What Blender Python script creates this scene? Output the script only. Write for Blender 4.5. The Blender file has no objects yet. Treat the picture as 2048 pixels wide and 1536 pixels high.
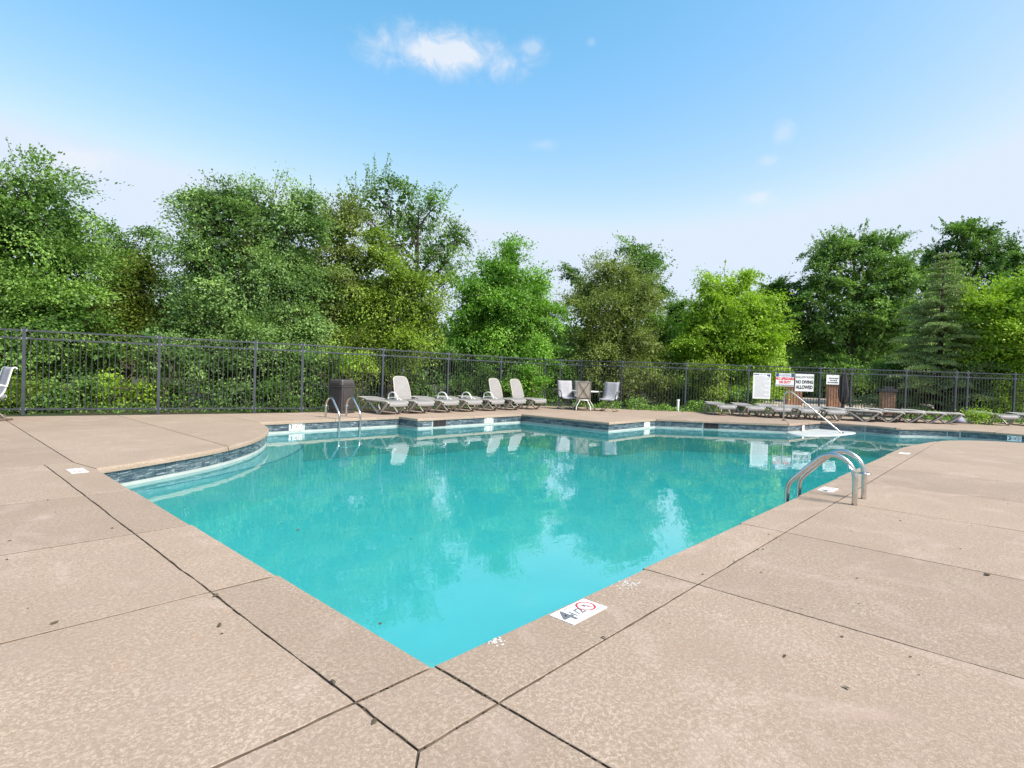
import bpy, bmesh, math, random
import numpy as np
from mathutils import Vector, Matrix

# ------------------------------------------------------------------ camera, sky, sun, exposure
S = bpy.context.scene
C = S.collection
cam_d = bpy.data.cameras.new('camera'); cam = bpy.data.objects.new('camera', cam_d); C.objects.link(cam)
cam_d.sensor_width = 36.0; cam_d.lens = 19.705; cam_d.clip_start = 0.05; cam_d.clip_end = 2000
CAM = Vector((-1.5076, -1.7609, 1.22))
yaw, pitch, roll = math.radians(42.379), math.radians(1.0726), math.radians(1.890)
Fh = Vector((math.cos(yaw), math.sin(yaw), 0)); Rh = Vector((math.sin(yaw), -math.cos(yaw), 0)); Zu = Vector((0, 0, 1))
Fw = Fh*math.cos(pitch) - Zu*math.sin(pitch); Up0 = Zu*math.cos(pitch) + Fh*math.sin(pitch)
Rt = Rh*math.cos(roll) + Up0*math.sin(roll); Up = Up0*math.cos(roll) - Rh*math.sin(roll)
cam.matrix_world = Matrix(((Rt.x, Up.x, -Fw.x, CAM.x), (Rt.y, Up.y, -Fw.y, CAM.y), (Rt.z, Up.z, -Fw.z, CAM.z), (0, 0, 0, 1)))
S.camera = cam

SUN_EL, SUN_ROT = math.radians(48), math.radians(168)
W = bpy.data.worlds.new('World'); S.world = W; W.use_nodes = True
wn, wl = W.node_tree.nodes, W.node_tree.links
bg = wn['Background']; bg.inputs['Strength'].default_value = 0.15
sky = wn.new('ShaderNodeTexSky'); sky.sky_type = 'NISHITA'; sky.sun_disc = False
sky.sun_elevation = SUN_EL; sky.sun_rotation = SUN_ROT; sky.air_density = 1.0; sky.dust_density = 1.3; sky.ozone_density = 3.2
def wmath(op, a, b=None, clamp=False):
    n = wn.new('ShaderNodeMath'); n.operation = op; n.use_clamp = clamp
    for i, v in enumerate((a, b)):
        if v is None: continue
        if isinstance(v, (int, float)): n.inputs[i].default_value = v
        else: wl.new(v, n.inputs[i])
    return n.outputs[0]
tc = wn.new('ShaderNodeTexCoord'); dirv = tc.outputs['Generated']
def wdot(vec):
    n = wn.new('ShaderNodeVectorMath'); n.operation = 'DOT_PRODUCT'; wl.new(dirv, n.inputs[0]); n.inputs[1].default_value = vec
    return n.outputs['Value']
cn = wn.new('ShaderNodeTexNoise'); wl.new(dirv, cn.inputs['Vector'])
cn.inputs['Scale'].default_value = 26; cn.inputs['Detail'].default_value = 7; cn.inputs['Roughness'].default_value = 0.62; cn.inputs['Distortion'].default_value = 0.6
CLOUDS = [((0.5591, 0.6713, 0.4866), 0.150, 0.044, 0.85), ((0.6497, 0.5734, 0.4991), 0.030, 0.018, 0.38), ((0.1575, 0.9499, 0.27), 0.075, 0.029, 0.6),
          ((0.8864, 0.2761, 0.3716), 0.024, 0.021, 0.3), ((0.892, 0.3014, 0.337), 0.022, 0.012, 0.28), ((0.9034, 0.3181, 0.2876), 0.036, 0.018, 0.5),
          ((0.7116, 0.5936, 0.376), 0.03, 0.014, 0.2), ((0.7029, 0.5017, 0.5043), 0.010, 0.009, 0.2)]
total = None
for d, a, b, amt in CLOUDS:
    d = Vector(d).normalized(); r = d.cross(Zu).normalized(); u = r.cross(d).normalized()
    f_ = wdot(d); x = wmath('DIVIDE', wdot(r), a); y = wmath('DIVIDE', wdot(u), b)
    q = wmath('SQRT', wmath('ADD', wmath('MULTIPLY', x, x), wmath('MULTIPLY', y, y)))
    m = wmath('SUBTRACT', wmath('ADD', 0.30, wmath('MULTIPLY', cn.outputs['Fac'], 1.5)), q)
    m = wmath('MULTIPLY', m, 1.25, True)
    m = wmath('MULTIPLY', wmath('MULTIPLY', m, m), wmath('GREATER_THAN', f_, 0.0))
    m = wmath('MULTIPLY', m, amt)
    total = m if total is None else wmath('MAXIMUM', total, m)
cmix = wn.new('ShaderNodeMix'); cmix.data_type = 'RGBA'
sep = wn.new('ShaderNodeSeparateColor'); wl.new(sky.outputs[0], sep.inputs[0]); cmb = wn.new('ShaderNodeCombineColor')
K = 0.357                                                     # the sky's own colour graded to the photograph's: deeper blue aloft, milky low down
rx = wmath('MULTIPLY', sep.outputs[0], K)
gx = wmath('MULTIPLY', sep.outputs[1], K)
bx = wmath('MINIMUM', wmath('MULTIPLY', sep.outputs[2], 0.86*K), 1.0)
gy = wmath('MINIMUM', wmath('MULTIPLY', wmath('POWER', gx, 0.93), 0.905), wmath('MULTIPLY', bx, 0.855))
ry = wmath('MINIMUM', wmath('MULTIPLY', wmath('POWER', rx, 2.16), 2.12), wmath('MULTIPLY', gy, 0.87))
for i_, q_ in enumerate((ry, gy, bx)): wl.new(wmath('DIVIDE', q_, K), cmb.inputs[i_])
wl.new(total, cmix.inputs['Factor']); wl.new(cmb.outputs[0], cmix.inputs['A']); cmix.inputs['B'].default_value = (2.45, 2.55, 2.75, 1)
wl.new(cmix.outputs['Result'], bg.inputs['Color'])

sd = bpy.data.lights.new('sun', 'SUN'); sd.energy = 3.2; sd.angle = math.radians(22); sd.color = (1.0, 0.955, 0.89)
sun = bpy.data.objects.new('sun', sd); C.objects.link(sun)
tosun = Vector((math.sin(SUN_ROT)*math.cos(SUN_EL), math.cos(SUN_ROT)*math.cos(SUN_EL), math.sin(SUN_EL)))
sun.rotation_euler = tosun.to_track_quat('Z', 'Y').to_euler()
S.view_settings.view_transform = 'Standard'; S.view_settings.look = 'None'; S.view_settings.gamma = 1.0
S.view_settings.use_curve_mapping = False
S.view_settings.exposure = 1.25
S.cycles.max_bounces = 10; S.cycles.transparent_max_bounces = 16

# ------------------------------------------------------------------ helpers
def link(o, parent=None):
    C.objects.link(o)
    if parent is not None: o.parent = parent
    return o
def tag(o, label=None, cat=None, group=None, kind=None):
    if label: o['label'] = label
    if cat: o['category'] = cat
    if group: o['group'] = group
    if kind: o['kind'] = kind
    return o
def empty(name, loc=(0, 0, 0), rz=0.0, label=None, cat=None, group=None, kind=None):
    o = bpy.data.objects.new(name, None); o.location = loc; o.rotation_euler = (0, 0, rz); o.empty_display_size = 0.2
    link(o); return tag(o, label, cat, group, kind)
def mesh_obj(name, verts, faces, mat, parent=None, smooth=False):
    me = bpy.data.meshes.new(name); me.from_pydata([tuple(v) for v in verts], [], faces); me.update()
    if mat is not None: me.materials.append(mat)
    if smooth:
        me.polygons.foreach_set('use_smooth', [True]*len(me.polygons))
    return link(bpy.data.objects.new(name, me), parent)
def inst(name, me, parent=None, loc=None, rot=None, mw=None):
    o = bpy.data.objects.new(name, me)
    if loc is not None: o.location = loc
    if rot is not None: o.rotation_euler = rot
    if mw is not None: o.matrix_local = mw
    return link(o, parent)
class MB:
    """collects simple shapes into one mesh"""
    def __init__(s): s.v = []; s.f = []; s.sm = []
    def add(s, v, f, smooth=False):
        n = len(s.v); s.v += [tuple(p) for p in v]; s.f += [tuple(i+n for i in q) for q in f]; s.sm += [smooth]*len(f); return s
    def box(s, c, d, rz=0.0, taper=1.0):
        x, y, z = d[0]/2, d[1]/2, d[2]/2; co, si = math.cos(rz), math.sin(rz); v = []
        for k, t in ((-1, 1.0), (1, taper)):
            for a, b in ((-1, -1), (1, -1), (1, 1), (-1, 1)):
                px, py = a*x*t, b*y*t
                v.append((c[0]+px*co-py*si, c[1]+px*si+py*co, c[2]+k*z))
        return s.add(v, [(3, 2, 1, 0), (4, 5, 6, 7), (0, 1, 5, 4), (1, 2, 6, 5), (2, 3, 7, 6), (3, 0, 4, 7)])
    def tube(s, pts, r, n=8, closed=False, caps=True):
        pts = [Vector(p) for p in pts]; m = len(pts)
        rs = r if isinstance(r, (list, tuple)) else [r]*m
        v = []; f = []; prev = None
        for i, p in enumerate(pts):
            a = pts[i-1] if (i > 0 or closed) else p; b = pts[(i+1) % m] if (i < m-1 or closed) else p
            t = (b-a).normalized()
            if prev is None:
                ref = Vector((0, 0, 1)) if abs(t.z) < 0.9 else Vector((1, 0, 0))
                nn = (ref - t*ref.dot(t)).normalized()
            else:
                nn = prev - t*prev.dot(t); nn = nn.normalized() if nn.length > 1e-6 else prev
            prev = nn; bb = t.cross(nn)
            for k in range(n):
                an = 2*math.pi*k/n; v.append(p + (nn*math.cos(an)+bb*math.sin(an))*rs[i])
        for i in range(m if closed else m-1):
            j = (i+1) % m
            for k in range(n):
                f.append((i*n+k, i*n+(k+1) % n, j*n+(k+1) % n, j*n+k))
        if caps and not closed:
            f.append(tuple(range(n))[::-1]); f.append(tuple((m-1)*n+k for k in range(n)))
        return s.add(v, f, True)
    def cyl(s, c, r, h, n=16, r2=None):
        r2 = r if r2 is None else r2
        v = [(c[0]+r*math.cos(2*math.pi*k/n), c[1]+r*math.sin(2*math.pi*k/n), c[2]) for k in range(n)] + \
            [(c[0]+r2*math.cos(2*math.pi*k/n), c[1]+r2*math.sin(2*math.pi*k/n), c[2]+h) for k in range(n)]
        return s.add(v, [tuple(range(n))[::-1], tuple(range(n, 2*n))] + [(k, (k+1) % n, n+(k+1) % n, n+k) for k in range(n)])
    def mesh(s, name, mat):
        me = bpy.data.meshes.new(name); me.from_pydata(s.v, [], s.f); me.update()
        me.polygons.foreach_set('use_smooth', s.sm)
        if mat is not None: me.materials.append(mat)
        return me
    def build(s, name, mat, parent=None, bevel=0.0):
        o = link(bpy.data.objects.new(name, s.mesh(name, mat)), parent)
        if bevel:
            b = o.modifiers.new('bevel', 'BEVEL'); b.width = bevel; b.segments = 2; b.limit_method = 'ANGLE'
        return o
def smooth_path(pts, n=6, closed=False):
    pts = [Vector(p) for p in pts]; m = len(pts); out = []
    for i in range(m if closed else m-1):
        p1, p2 = pts[i], pts[(i+1) % m]
        p0 = pts[i-1] if (i > 0 or closed) else p1*2-p2
        p3 = pts[(i+2) % m] if (i+2 < m or closed) else p2*2-p1
        for k in range(n):
            t = k/n
            out.append(0.5*((2*p1)+(p2-p0)*t+(2*p0-5*p1+4*p2-p3)*t*t+(3*p1-p0-3*p2+p3)*t**3))
    if not closed: out.append(pts[-1])
    return out
def text_mesh(body, size, mat, bold=0.0, align='CENTER'):
    cu = bpy.data.curves.new('lettering', 'FONT'); cu.body = body; cu.size = size; cu.align_x = align; cu.align_y = 'CENTER'
    cu.extrude = 0.0008; cu.offset = bold; cu.resolution_u = 3
    o = bpy.data.objects.new('lettering', cu); C.objects.link(o)
    dg = bpy.context.evaluated_depsgraph_get(); me = bpy.data.meshes.new_from_object(o.evaluated_get(dg))
    bpy.data.objects.remove(o); bpy.data.curves.remove(cu)
    me.materials.clear(); me.materials.append(mat); return me

# ------------------------------------------------------------------ materials
def new_mat(name):
    m = bpy.data.materials.new(name); m.use_nodes = True; nt = m.node_tree
    return m, nt.nodes, nt.links, nt.nodes['Principled BSDF']
def plain(name, col, rough=0.5, metal=0.0, var=0.12, scale=8.0, bump=0.0, bscale=60.0, spec=0.5):
    m, n, l, p = new_mat(name)
    g = n.new('ShaderNodeTexCoord'); t = n.new('ShaderNodeTexNoise'); t.inputs['Scale'].default_value = scale; t.inputs['Detail'].default_value = 5
    l.new(g.outputs['Object'], t.inputs['Vector'])
    r = n.new('ShaderNodeValToRGB'); r.color_ramp.elements[0].position = 0.3; r.color_ramp.elements[1].position = 0.7
    r.color_ramp.elements[0].color = tuple(c*(1-var) for c in col)+(1,); r.color_ramp.elements[1].color = tuple(min(1, c*(1+var)) for c in col)+(1,)
    l.new(t.outputs['Fac'], r.inputs['Fac']); l.new(r.outputs['Color'], p.inputs['Base Color'])
    p.inputs['Roughness'].default_value = rough; p.inputs['Metallic'].default_value = metal; p.inputs['Specular IOR Level'].default_value = spec
    if bump:
        t2 = n.new('ShaderNodeTexNoise'); t2.inputs['Scale'].default_value = bscale; l.new(g.outputs['Object'], t2.inputs['Vector'])
        b = n.new('ShaderNodeBump'); b.inputs['Strength'].default_value = bump; b.inputs['Distance'].default_value = 0.01
        l.new(t2.outputs['Fac'], b.inputs['Height']); l.new(b.outputs['Normal'], p.inputs['Normal'])
    return m
def ramp(n, l, fac, stops):
    r = n.new('ShaderNodeValToRGB'); e = r.color_ramp.elements
    while len(e) < len(stops): e.new(0.5)
    for i, (pos_, c) in enumerate(stops): e[i].position = pos_; e[i].color = (c, c, c, 1) if isinstance(c, (int, float)) else tuple(c)+(1,)
    l.new(fac, r.inputs['Fac']); return r.outputs['Color']
def noise(n, l, vec, scale, detail=5, rough=0.55, dist=0.0, out='Fac'):
    t = n.new('ShaderNodeTexNoise'); t.inputs['Scale'].default_value = scale; t.inputs['Detail'].default_value = detail
    t.inputs['Roughness'].default_value = rough; t.inputs['Distortion'].default_value = dist; l.new(vec, t.inputs['Vector']); return t.outputs[out]
def mixc(n, l, fac, a, b, mode='MIX'):
    m = n.new('ShaderNodeMix'); m.data_type = 'RGBA'; m.blend_type = mode
    for k, v in (('Factor', fac), ('A', a), ('B', b)):
        if isinstance(v, (int, float)): m.inputs[k].default_value = v
        elif isinstance(v, tuple): m.inputs[k].default_value = v+(1,) if len(v) == 3 else v
        else: l.new(v, m.inputs[k])
    return m.outputs['Result']

def deck_material():
    m, n, l, p = new_mat('textured_deck')
    g = n.new('ShaderNodeNewGeometry'); v = g.outputs['Position']
    # knock-down spray texture: flat light islands over a slightly darker, rougher base
    isl = ramp(n, l, noise(n, l, v, 58, 6, 0.68, 0.6), [(0.45, 0.0), (0.59, 1.0)])
    amt = ramp(n, l, noise(n, l, v, 1.1, 4, 0.6, 0.5), [(0.32, 0.35), (0.68, 1.0)])
    fine = noise(n, l, v, 170, 3, 0.7)
    big = noise(n, l, v, 0.55, 6, 0.65, 0.8)
    base = mixc(n, l, big, (0.270, 0.201, 0.149), (0.341, 0.255, 0.190))
    base = mixc(n, l, ramp(n, l, noise(n, l, v, 4.5, 6, 0.7, 1.2), [(0.35, 0.0), (0.7, 0.55)]), base, (0.256, 0.186, 0.135))
    mul = n.new('ShaderNodeMath'); mul.operation = 'MULTIPLY'; l.new(isl, mul.inputs[0]); l.new(amt, mul.inputs[1])
    col = mixc(n, l, mul.outputs[0], base, (0.466, 0.365, 0.285))
    col = mixc(n, l, ramp(n, l, fine, [(0.32, 0.6), (0.60, 0.0)]), col, (0.186, 0.134, 0.099))
    rust = ramp(n, l, noise(n, l, v, 2.3, 6, 0.75, 2.0), [(0.60, 0.0), (0.78, 0.40)])
    spot = ramp(n, l, noise(n, l, v, 1.7, 7, 0.72, 1.5), [(0.50, 0.0), (0.74, 0.6)])
    col = mixc(n, l, spot, col, (0.303, 0.218, 0.174))
    pale = ramp(n, l, noise(n, l, v, 0.9, 6, 0.7, 2.2), [(0.54, 0.0), (0.75, 0.5)])
    col = mixc(n, l, pale, col, (0.489, 0.368, 0.322))
    col = mixc(n, l, rust, col, (0.434, 0.231, 0.122))
    oi = n.new('ShaderNodeObjectInfo'); tint = ramp(n, l, oi.outputs['Random'], [(0.0, 0.92), (1.0, 1.05)])
    col = mixc(n, l, 1.0, col, tint, 'MULTIPLY')
    l.new(col, p.inputs['Base Color']); p.inputs['Roughness'].default_value = 0.82; p.inputs['Specular IOR Level'].default_value = 0.25
    b = n.new('ShaderNodeBump'); b.inputs['Strength'].default_value = 0.35; b.inputs['Distance'].default_value = 0.004
    ad = n.new('ShaderNodeMath'); ad.operation = 'ADD'; l.new(mul.outputs[0], ad.inputs[0]); l.new(fine, ad.inputs[1])
    l.new(ad.outputs[0], b.inputs['Height']); l.new(b.outputs['Normal'], p.inputs['Normal'])
    return m
def water_material():
    m, n, l, p = new_mat('cloudy_pool_water'); n.remove(p)
    out = n['Material Output']; g = n.new('ShaderNodeNewGeometry'); v = g.outputs['Position']
    bump = n.new('ShaderNodeBump'); bump.inputs['Strength'].default_value = 0.13; bump.inputs['Distance'].default_value = 0.02
    mp = n.new('ShaderNodeMapping'); mp.inputs['Rotation'].default_value = (0, 0, 0.8); mp.inputs['Scale'].default_value = (1.0, 1.9, 1.0); l.new(v, mp.inputs['Vector'])
    w1 = noise(n, l, mp.outputs['Vector'], 1.6, 3, 0.45, 0.4); w2 = noise(n, l, mp.outputs['Vector'], 9.0, 2, 0.5)
    ad = n.new('ShaderNodeMath'); ad.operation = 'MULTIPLY_ADD'; l.new(w2, ad.inputs[0]); ad.inputs[1].default_value = 0.06; l.new(w1, ad.inputs[2])
    l.new(ad.outputs[0], bump.inputs['Height'])
    tint = mixc(n, l, ramp(n, l, noise(n, l, v, 0.5, 4, 0.6, 0.6), [(0.3, 0.0), (0.7, 1.0)]), (0.055, 0.64, 0.62), (0.085, 0.70, 0.675))
    dif = n.new('ShaderNodeBsdfDiffuse'); l.new(tint, dif.inputs['Color'])
    tr = n.new('ShaderNodeBsdfTransparent'); tr.inputs['Color'].default_value = (0.93, 0.99, 0.99, 1)
    mx = n.new('ShaderNodeMixShader'); mx.inputs[0].default_value = 0.25; l.new(tr.outputs[0], mx.inputs[1]); l.new(dif.outputs[0], mx.inputs[2])
    fr = n.new('ShaderNodeFresnel'); fr.inputs['IOR'].default_value = 1.62; l.new(bump.outputs['Normal'], fr.inputs['Normal'])
    gl = n.new('ShaderNodeBsdfGlossy'); gl.inputs['Roughness'].default_value = 0.0; gl.inputs['Color'].default_value = (0.95, 0.98, 1, 1); l.new(bump.outputs['Normal'], gl.inputs['Normal'])
    fs = n.new('ShaderNodeMath'); fs.operation = 'MULTIPLY'; fs.use_clamp = True; l.new(fr.outputs[0], fs.inputs[0]); fs.inputs[1].default_value = 1.15
    mx2 = n.new('ShaderNodeMixShader'); l.new(fs.outputs[0], mx2.inputs[0]); l.new(mx.outputs[0], mx2.inputs[1]); l.new(gl.outputs[0], mx2.inputs[2])
    l.new(mx2.outputs[0], out.inputs['Surface'])
    va = n.new('ShaderNodeVolumeAbsorption'); va.inputs['Color'].default_value = (0.0, 0.965, 0.975, 1); va.inputs['Density'].default_value = 0.62
    l.new(va.outputs[0], out.inputs['Volume']); return m
def leaf_material(name, dark, light, trans=0.35):
    m, n, l, p = new_mat(name); out = n['Material Output']
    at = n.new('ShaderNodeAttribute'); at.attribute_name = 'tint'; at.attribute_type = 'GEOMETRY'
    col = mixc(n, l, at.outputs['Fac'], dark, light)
    l.new(col, p.inputs['Base Color']); p.inputs['Roughness'].default_value = 0.5; p.inputs['Specular IOR Level'].default_value = 0.35
    tl = n.new('ShaderNodeBsdfTranslucent'); l.new(mixc(n, l, 1.0, col, (1.0, 1.1, 0.55), 'MULTIPLY'), tl.inputs['Color'])
    mx = n.new('ShaderNodeMixShader'); mx.inputs[0].default_value = trans; l.new(p.outputs[0], mx.inputs[1]); l.new(tl.outputs[0], mx.inputs[2])
    l.new(mx.outputs[0], out.inputs['Surface']); return m
def tile_material(name, c1, c2):
    m, n, l, p = new_mat(name); g = n.new('ShaderNodeNewGeometry'); v = g.outputs['Position']
    f_ = ramp(n, l, noise(n, l, v, 22, 6, 0.7, 1.5), [(0.35, 0.0), (0.65, 1.0)])
    col = mixc(n, l, f_, c1, c2)
    mp = n.new('ShaderNodeMapping'); mp.inputs['Scale'].default_value = (3, 3, 40); l.new(v, mp.inputs['Vector'])
    lime = ramp(n, l, noise(n, l, mp.outputs['Vector'], 1.5, 5, 0.7, 0.8), [(0.52, 0.0), (0.68, 0.85)])
    col = mixc(n, l, lime, col, (0.42, 0.45, 0.46))
    l.new(col, p.inputs['Base Color']); p.inputs['Roughness'].default_value = 0.25; return m

M = {
 'deck': deck_material(), 'water': water_material(),
 'joint': plain('joint_filler', (0.105, 0.077, 0.056), 0.95, var=0.5, scale=9),
 'plaster': plain('pool_plaster', (0.36, 0.375, 0.355), 0.7, var=0.10, scale=4),
 'tread': plain('white_step_plaster', (0.90, 0.91, 0.89), 0.7, var=0.06, scale=4),
 'floor': plain('deep_plaster', (0.80, 0.79, 0.77), 0.8, var=0.06, scale=1.2),
 'nose': plain('step_edge_tile', (0.01, 0.07, 0.22), 0.3),
 'tileA': tile_material('slate_blue_tile', (0.022, 0.042, 0.058), (0.070, 0.108, 0.130)),
 'tileB': tile_material('deep_blue_tile', (0.014, 0.026, 0.040), (0.052, 0.082, 0.105)),
 'tileC': tile_material('grey_blue_tile', (0.040, 0.064, 0.082), (0.105, 0.142, 0.162)),
 'marker': plain('marker_tile', (0.78, 0.78, 0.76), 0.35, var=0.05),
 'black': plain('black_print', (0.03, 0.03, 0.035), 0.5), 'grey': plain('grey_print', (0.13, 0.13, 0.145), 0.6), 'red': plain('red_print', (0.62, 0.035, 0.05), 0.5),
 'blue': plain('blue_print', (0.03, 0.055, 0.2), 0.5), 'lilac': plain('faded_blue_print', (0.34, 0.37, 0.52), 0.6), 'faint': plain('faint_print', (0.30, 0.30, 0.34), 0.6),
 'sign': plain('sign_board', (0.76, 0.76, 0.75), 0.45, var=0.04),
 'fence': plain('charcoal_paint', (0.05, 0.056, 0.07), 0.42, var=0.2, scale=5),
 'picket': plain('dull_black_paint', (0.030, 0.030, 0.033), 0.6, var=0.2, scale=5),
 'bracket': plain('bright_bracket', (0.30, 0.32, 0.35), 0.35, 0.6),
 'steel': plain('stainless_steel', (0.62, 0.60, 0.57), 0.22, 1.0, var=0.1, scale=14), 
 'resin': plain('warm_white_resin', (0.42, 0.385, 0.34), 0.5, var=0.07, scale=3), 
 'resinseat': plain('pale_resin_panel', (0.235, 0.222, 0.214), 0.6, var=0.05, bump=0.25, bscale=120),
 'foot': plain('brown_foot', (0.09, 0.055, 0.04), 0.8), 
 'sling': plain('grey_sling', (0.33, 0.325, 0.34), 0.75, var=0.05, bump=0.3, bscale=160),
 'tansling': plain('tan_sling', (0.36, 0.31, 0.25), 0.8, var=0.06, bump=0.3, bscale=160),
 'dkframe': plain('dark_frame', (0.05, 0.052, 0.058), 0.45), 'bronze': plain('bronze_frame', (0.19, 0.17, 0.135), 0.5),
 'whiteframe': plain('white_frame', (0.74, 0.74, 0.71), 0.4, var=0.06), 'rocker': plain('brown_rocker_bar', (0.12, 0.085, 0.055), 0.7),
 'bin': plain('brown_black_plastic', (0.042, 0.036, 0.035), 0.5, var=0.15), 'binlid': plain('bin_lid_plastic', (0.058, 0.050, 0.048), 0.45),
 'lilac_cloth': plain('grey_lilac_cloth', (0.27, 0.27, 0.34), 0.9, var=0.2),
 'ledge': plain('ledge_plaster', (0.37, 0.385, 0.375), 0.75, var=0.10, scale=5),
 'pvc': plain('white_pvc', (0.76, 0.76, 0.76), 0.4), 'canvas': plain('dark_canvas', (0.022, 0.02, 0.028), 0.85, var=0.3),
 'brick': plain('red_brick', (0.46, 0.24, 0.15), 0.9, var=0.35, scale=6), 'mortar': plain('mortar', (0.42, 0.38, 0.33), 0.95),
 'cap': plain('dark_cap_stone', (0.06, 0.06, 0.065), 0.8), 'bark': plain('bark', (0.10, 0.075, 0.055), 0.95, var=0.4, scale=7, bump=0.6, bscale=25),
 'litter': plain('dead_leaf', (0.085, 0.06, 0.035), 0.9, var=0.45, scale=20), 'white_stain': plain('white_mineral_deposit', (0.40, 0.375, 0.345), 0.9),
 'inlet_shade': plain('inlet_shade_black', (0.012, 0.01, 0.01), 0.9), 'tank': plain('dull_metal', (0.2, 0.2, 0.19), 0.6),
}
def ground_material():
    m, n, l, p = new_mat('leafy_soil'); g = n.new('ShaderNodeNewGeometry'); v = g.outputs['Position']
    a = noise(n, l, v, 3.0, 7, 0.7, 0.6); b_ = noise(n, l, v, 0.25, 4, 0.6)
    col = mixc(n, l, ramp(n, l, a, [(0.35, 0.0), (0.65, 1.0)]), (0.028, 0.022, 0.013), (0.075, 0.052, 0.03))
    col = mixc(n, l, ramp(n, l, b_, [(0.4, 0.0), (0.5, 0.85)]), col, (0.03, 0.05, 0.013))
    l.new(col, p.inputs['Base Color']); p.inputs['Roughness'].default_value = 0.95
    bm_ = n.new('ShaderNodeBump'); bm_.inputs['Strength'].default_value = 0.8; bm_.inputs['Distance'].default_value = 0.06; l.new(a, bm_.inputs['Height']); l.new(bm_.outputs['Normal'], p.inputs['Normal'])
    return m
M['ground'] = ground_material()
M['patio'] = plain('tan_patio', (0.42, 0.34, 0.27), 0.9, var=0.12, scale=1.5)

# ------------------------------------------------------------------ pool outline (deck edge), counter-clockwise, metres
def sp2(pts, n=5): return [(p.x, p.y) for p in smooth_path([(a, b, 0) for a, b in pts], n)]
LOBE = sp2([(3.70, 10.25), (3.57, 9.67), (3.38, 9.09), (3.11, 8.52), (2.74, 7.92), (2.31, 7.38), (1.80, 6.89), (1.28, 6.52), (0.79, 6.25), (0.36, 6.03), (0.0, 5.87)], 3)
WING = sp2([(12.0, 0.0), (13.04, -0.12), (14.17, -0.28), (15.0, -0.53), (15.68, -0.98), (16.04, -1.5), (16.2, -2.3), (16.25, -3.2), (16.25, -6.5)], 4)
BEND = sp2([(19.6, -6.5), (19.62, -1.2), (19.5, -0.25), (19.05, 0.42), (18.38, 0.98), (18.55, 1.75), (18.5, 3.0)], 5)
POOL = [(0, 0)] + WING + BEND + [(16.2, 3.3), (13.89, 6.37), (11.3, 6.37), (11.3, 9.48), (7.33, 9.48), (7.33, 10.25)] + LOBE
OUT = [(-7, -7), (31.6, -7.04), (27, -1.76), (25, 0.5), (23.05, 2.76), (21.09, 5.03), (19.12, 7.29), (17.15, 9.55), (16.4, 11.2), (15.4, 12.0), (14.6, 12.4), (6.1, 12.3), (4.5, 12.55), (1.5, 13.2), (-0.2, 13.6), (-7, 15)]
def area2(p): return sum(p[i-1][0]*p[i][1]-p[i][0]*p[i-1][1] for i in range(len(p)))
def offset_poly(p, d):
    """moves every edge of a CCW polygon inwards by d[i] (edge i runs from p[i] to p[i+1])"""
    n = len(p); L = []
    for i in range(n):
        a, b = p[i], p[(i+1) % n]; dx, dy = b[0]-a[0], b[1]-a[1]; ln = math.hypot(dx, dy) or 1e-9
        nx, ny = -dy/ln, dx/ln; L.append((a[0]+nx*d[i], a[1]+ny*d[i], dx/ln, dy/ln, nx, ny))
    out = []
    for i in range(n):
        x1, y1, dx1, dy1, nx1, ny1 = L[i-1]; x2, y2, dx2, dy2, nx2, ny2 = L[i]; den = dx1*dy2-dy1*dx2
        if abs(den) < 0.05:
            dd = (d[i-1]+d[i])/2; out.append((p[i][0]+nx2*dd, p[i][1]+ny2*dd))
        else:
            t = ((x2-x1)*dy2-(y2-y1)*dx2)/den; out.append((x1+dx1*t, y1+dy1*t))
    return out
def seg_dist(p, a, b):
    ax, ay = b[0]-a[0], b[1]-a[1]; q = max(0, min(1, ((p[0]-a[0])*ax+(p[1]-a[1])*ay)/(ax*ax+ay*ay+1e-12)))
    return math.hypot(p[0]-a[0]-ax*q, p[1]-a[1]-ay*q)
def on_outline(p, ring): return min(seg_dist(p, ring[i-1], ring[i]) for i in range(len(ring))) < 0.03
pool_basin = empty('pool_basin', kind='structure')
pool_deck = empty('pool_deck', kind='structure')
pool_deck['label'] = 'tan textured concrete pool deck cut into slabs'
POOLW = offset_poly(POOL, [-0.035]*len(POOL))          # wall line, behind the overhanging deck edge

# deck slabs: each one an object with a rounded top edge and a recessed joint round it
XL = [0, 1.72, 3.38, 5.07, 6.75, 8.45, 10.2, 12.0]; YL = [0, 1.41, 2.84, 4.4]
slabs = [[(-.37, -.37), (0, -.37), (0, 0), (-.37, 0)], [(-.37, 4.4), (0, 4.4), (0, 5.87), (-.1, 6.5), (-.37, 6.5)],
         [(-7, -7), (-.37, -.37), (-.37, 0), (-7, 0)], [(-7, -7), (0, -7), (0, -.37), (-.37, -.37)]]
for a, b in zip(YL[:-1], YL[1:]): slabs += [[(-.37, a), (0, a), (0, b), (-.37, b)]]
for a, b in zip(YL, YL[1:]+[6.5]): slabs += [[(-2.3, a), (-.37, a), (-.37, b), (-2.3, b)], [(-7, a), (-2.3, a), (-2.3, b), (-7, b)]]
for a, b in zip(XL[:-1], XL[1:]): slabs += [[(a, -.37), (b, -.37), (b, 0), (a, 0)], [(a, -3.2), (b, -3.2), (b, -.37), (a, -.37)], [(a, -7), (b, -7), (b, -3.2), (a, -3.2)]]
iw = [i for i, p in enumerate(WING) if p[1] > -.37][-1]
slabs += [[(12, -.37), (WING[iw+1][0]-.25, -.37)] + WING[:iw+1][::-1], [(12, -.37)] + [(12, -7), (16.25, -7)] + WING[iw+1:][::-1] + [(WING[iw+1][0]-.25, -.37)]]
yl = [6.5, 8.2, 10.2, 12.2]
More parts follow.
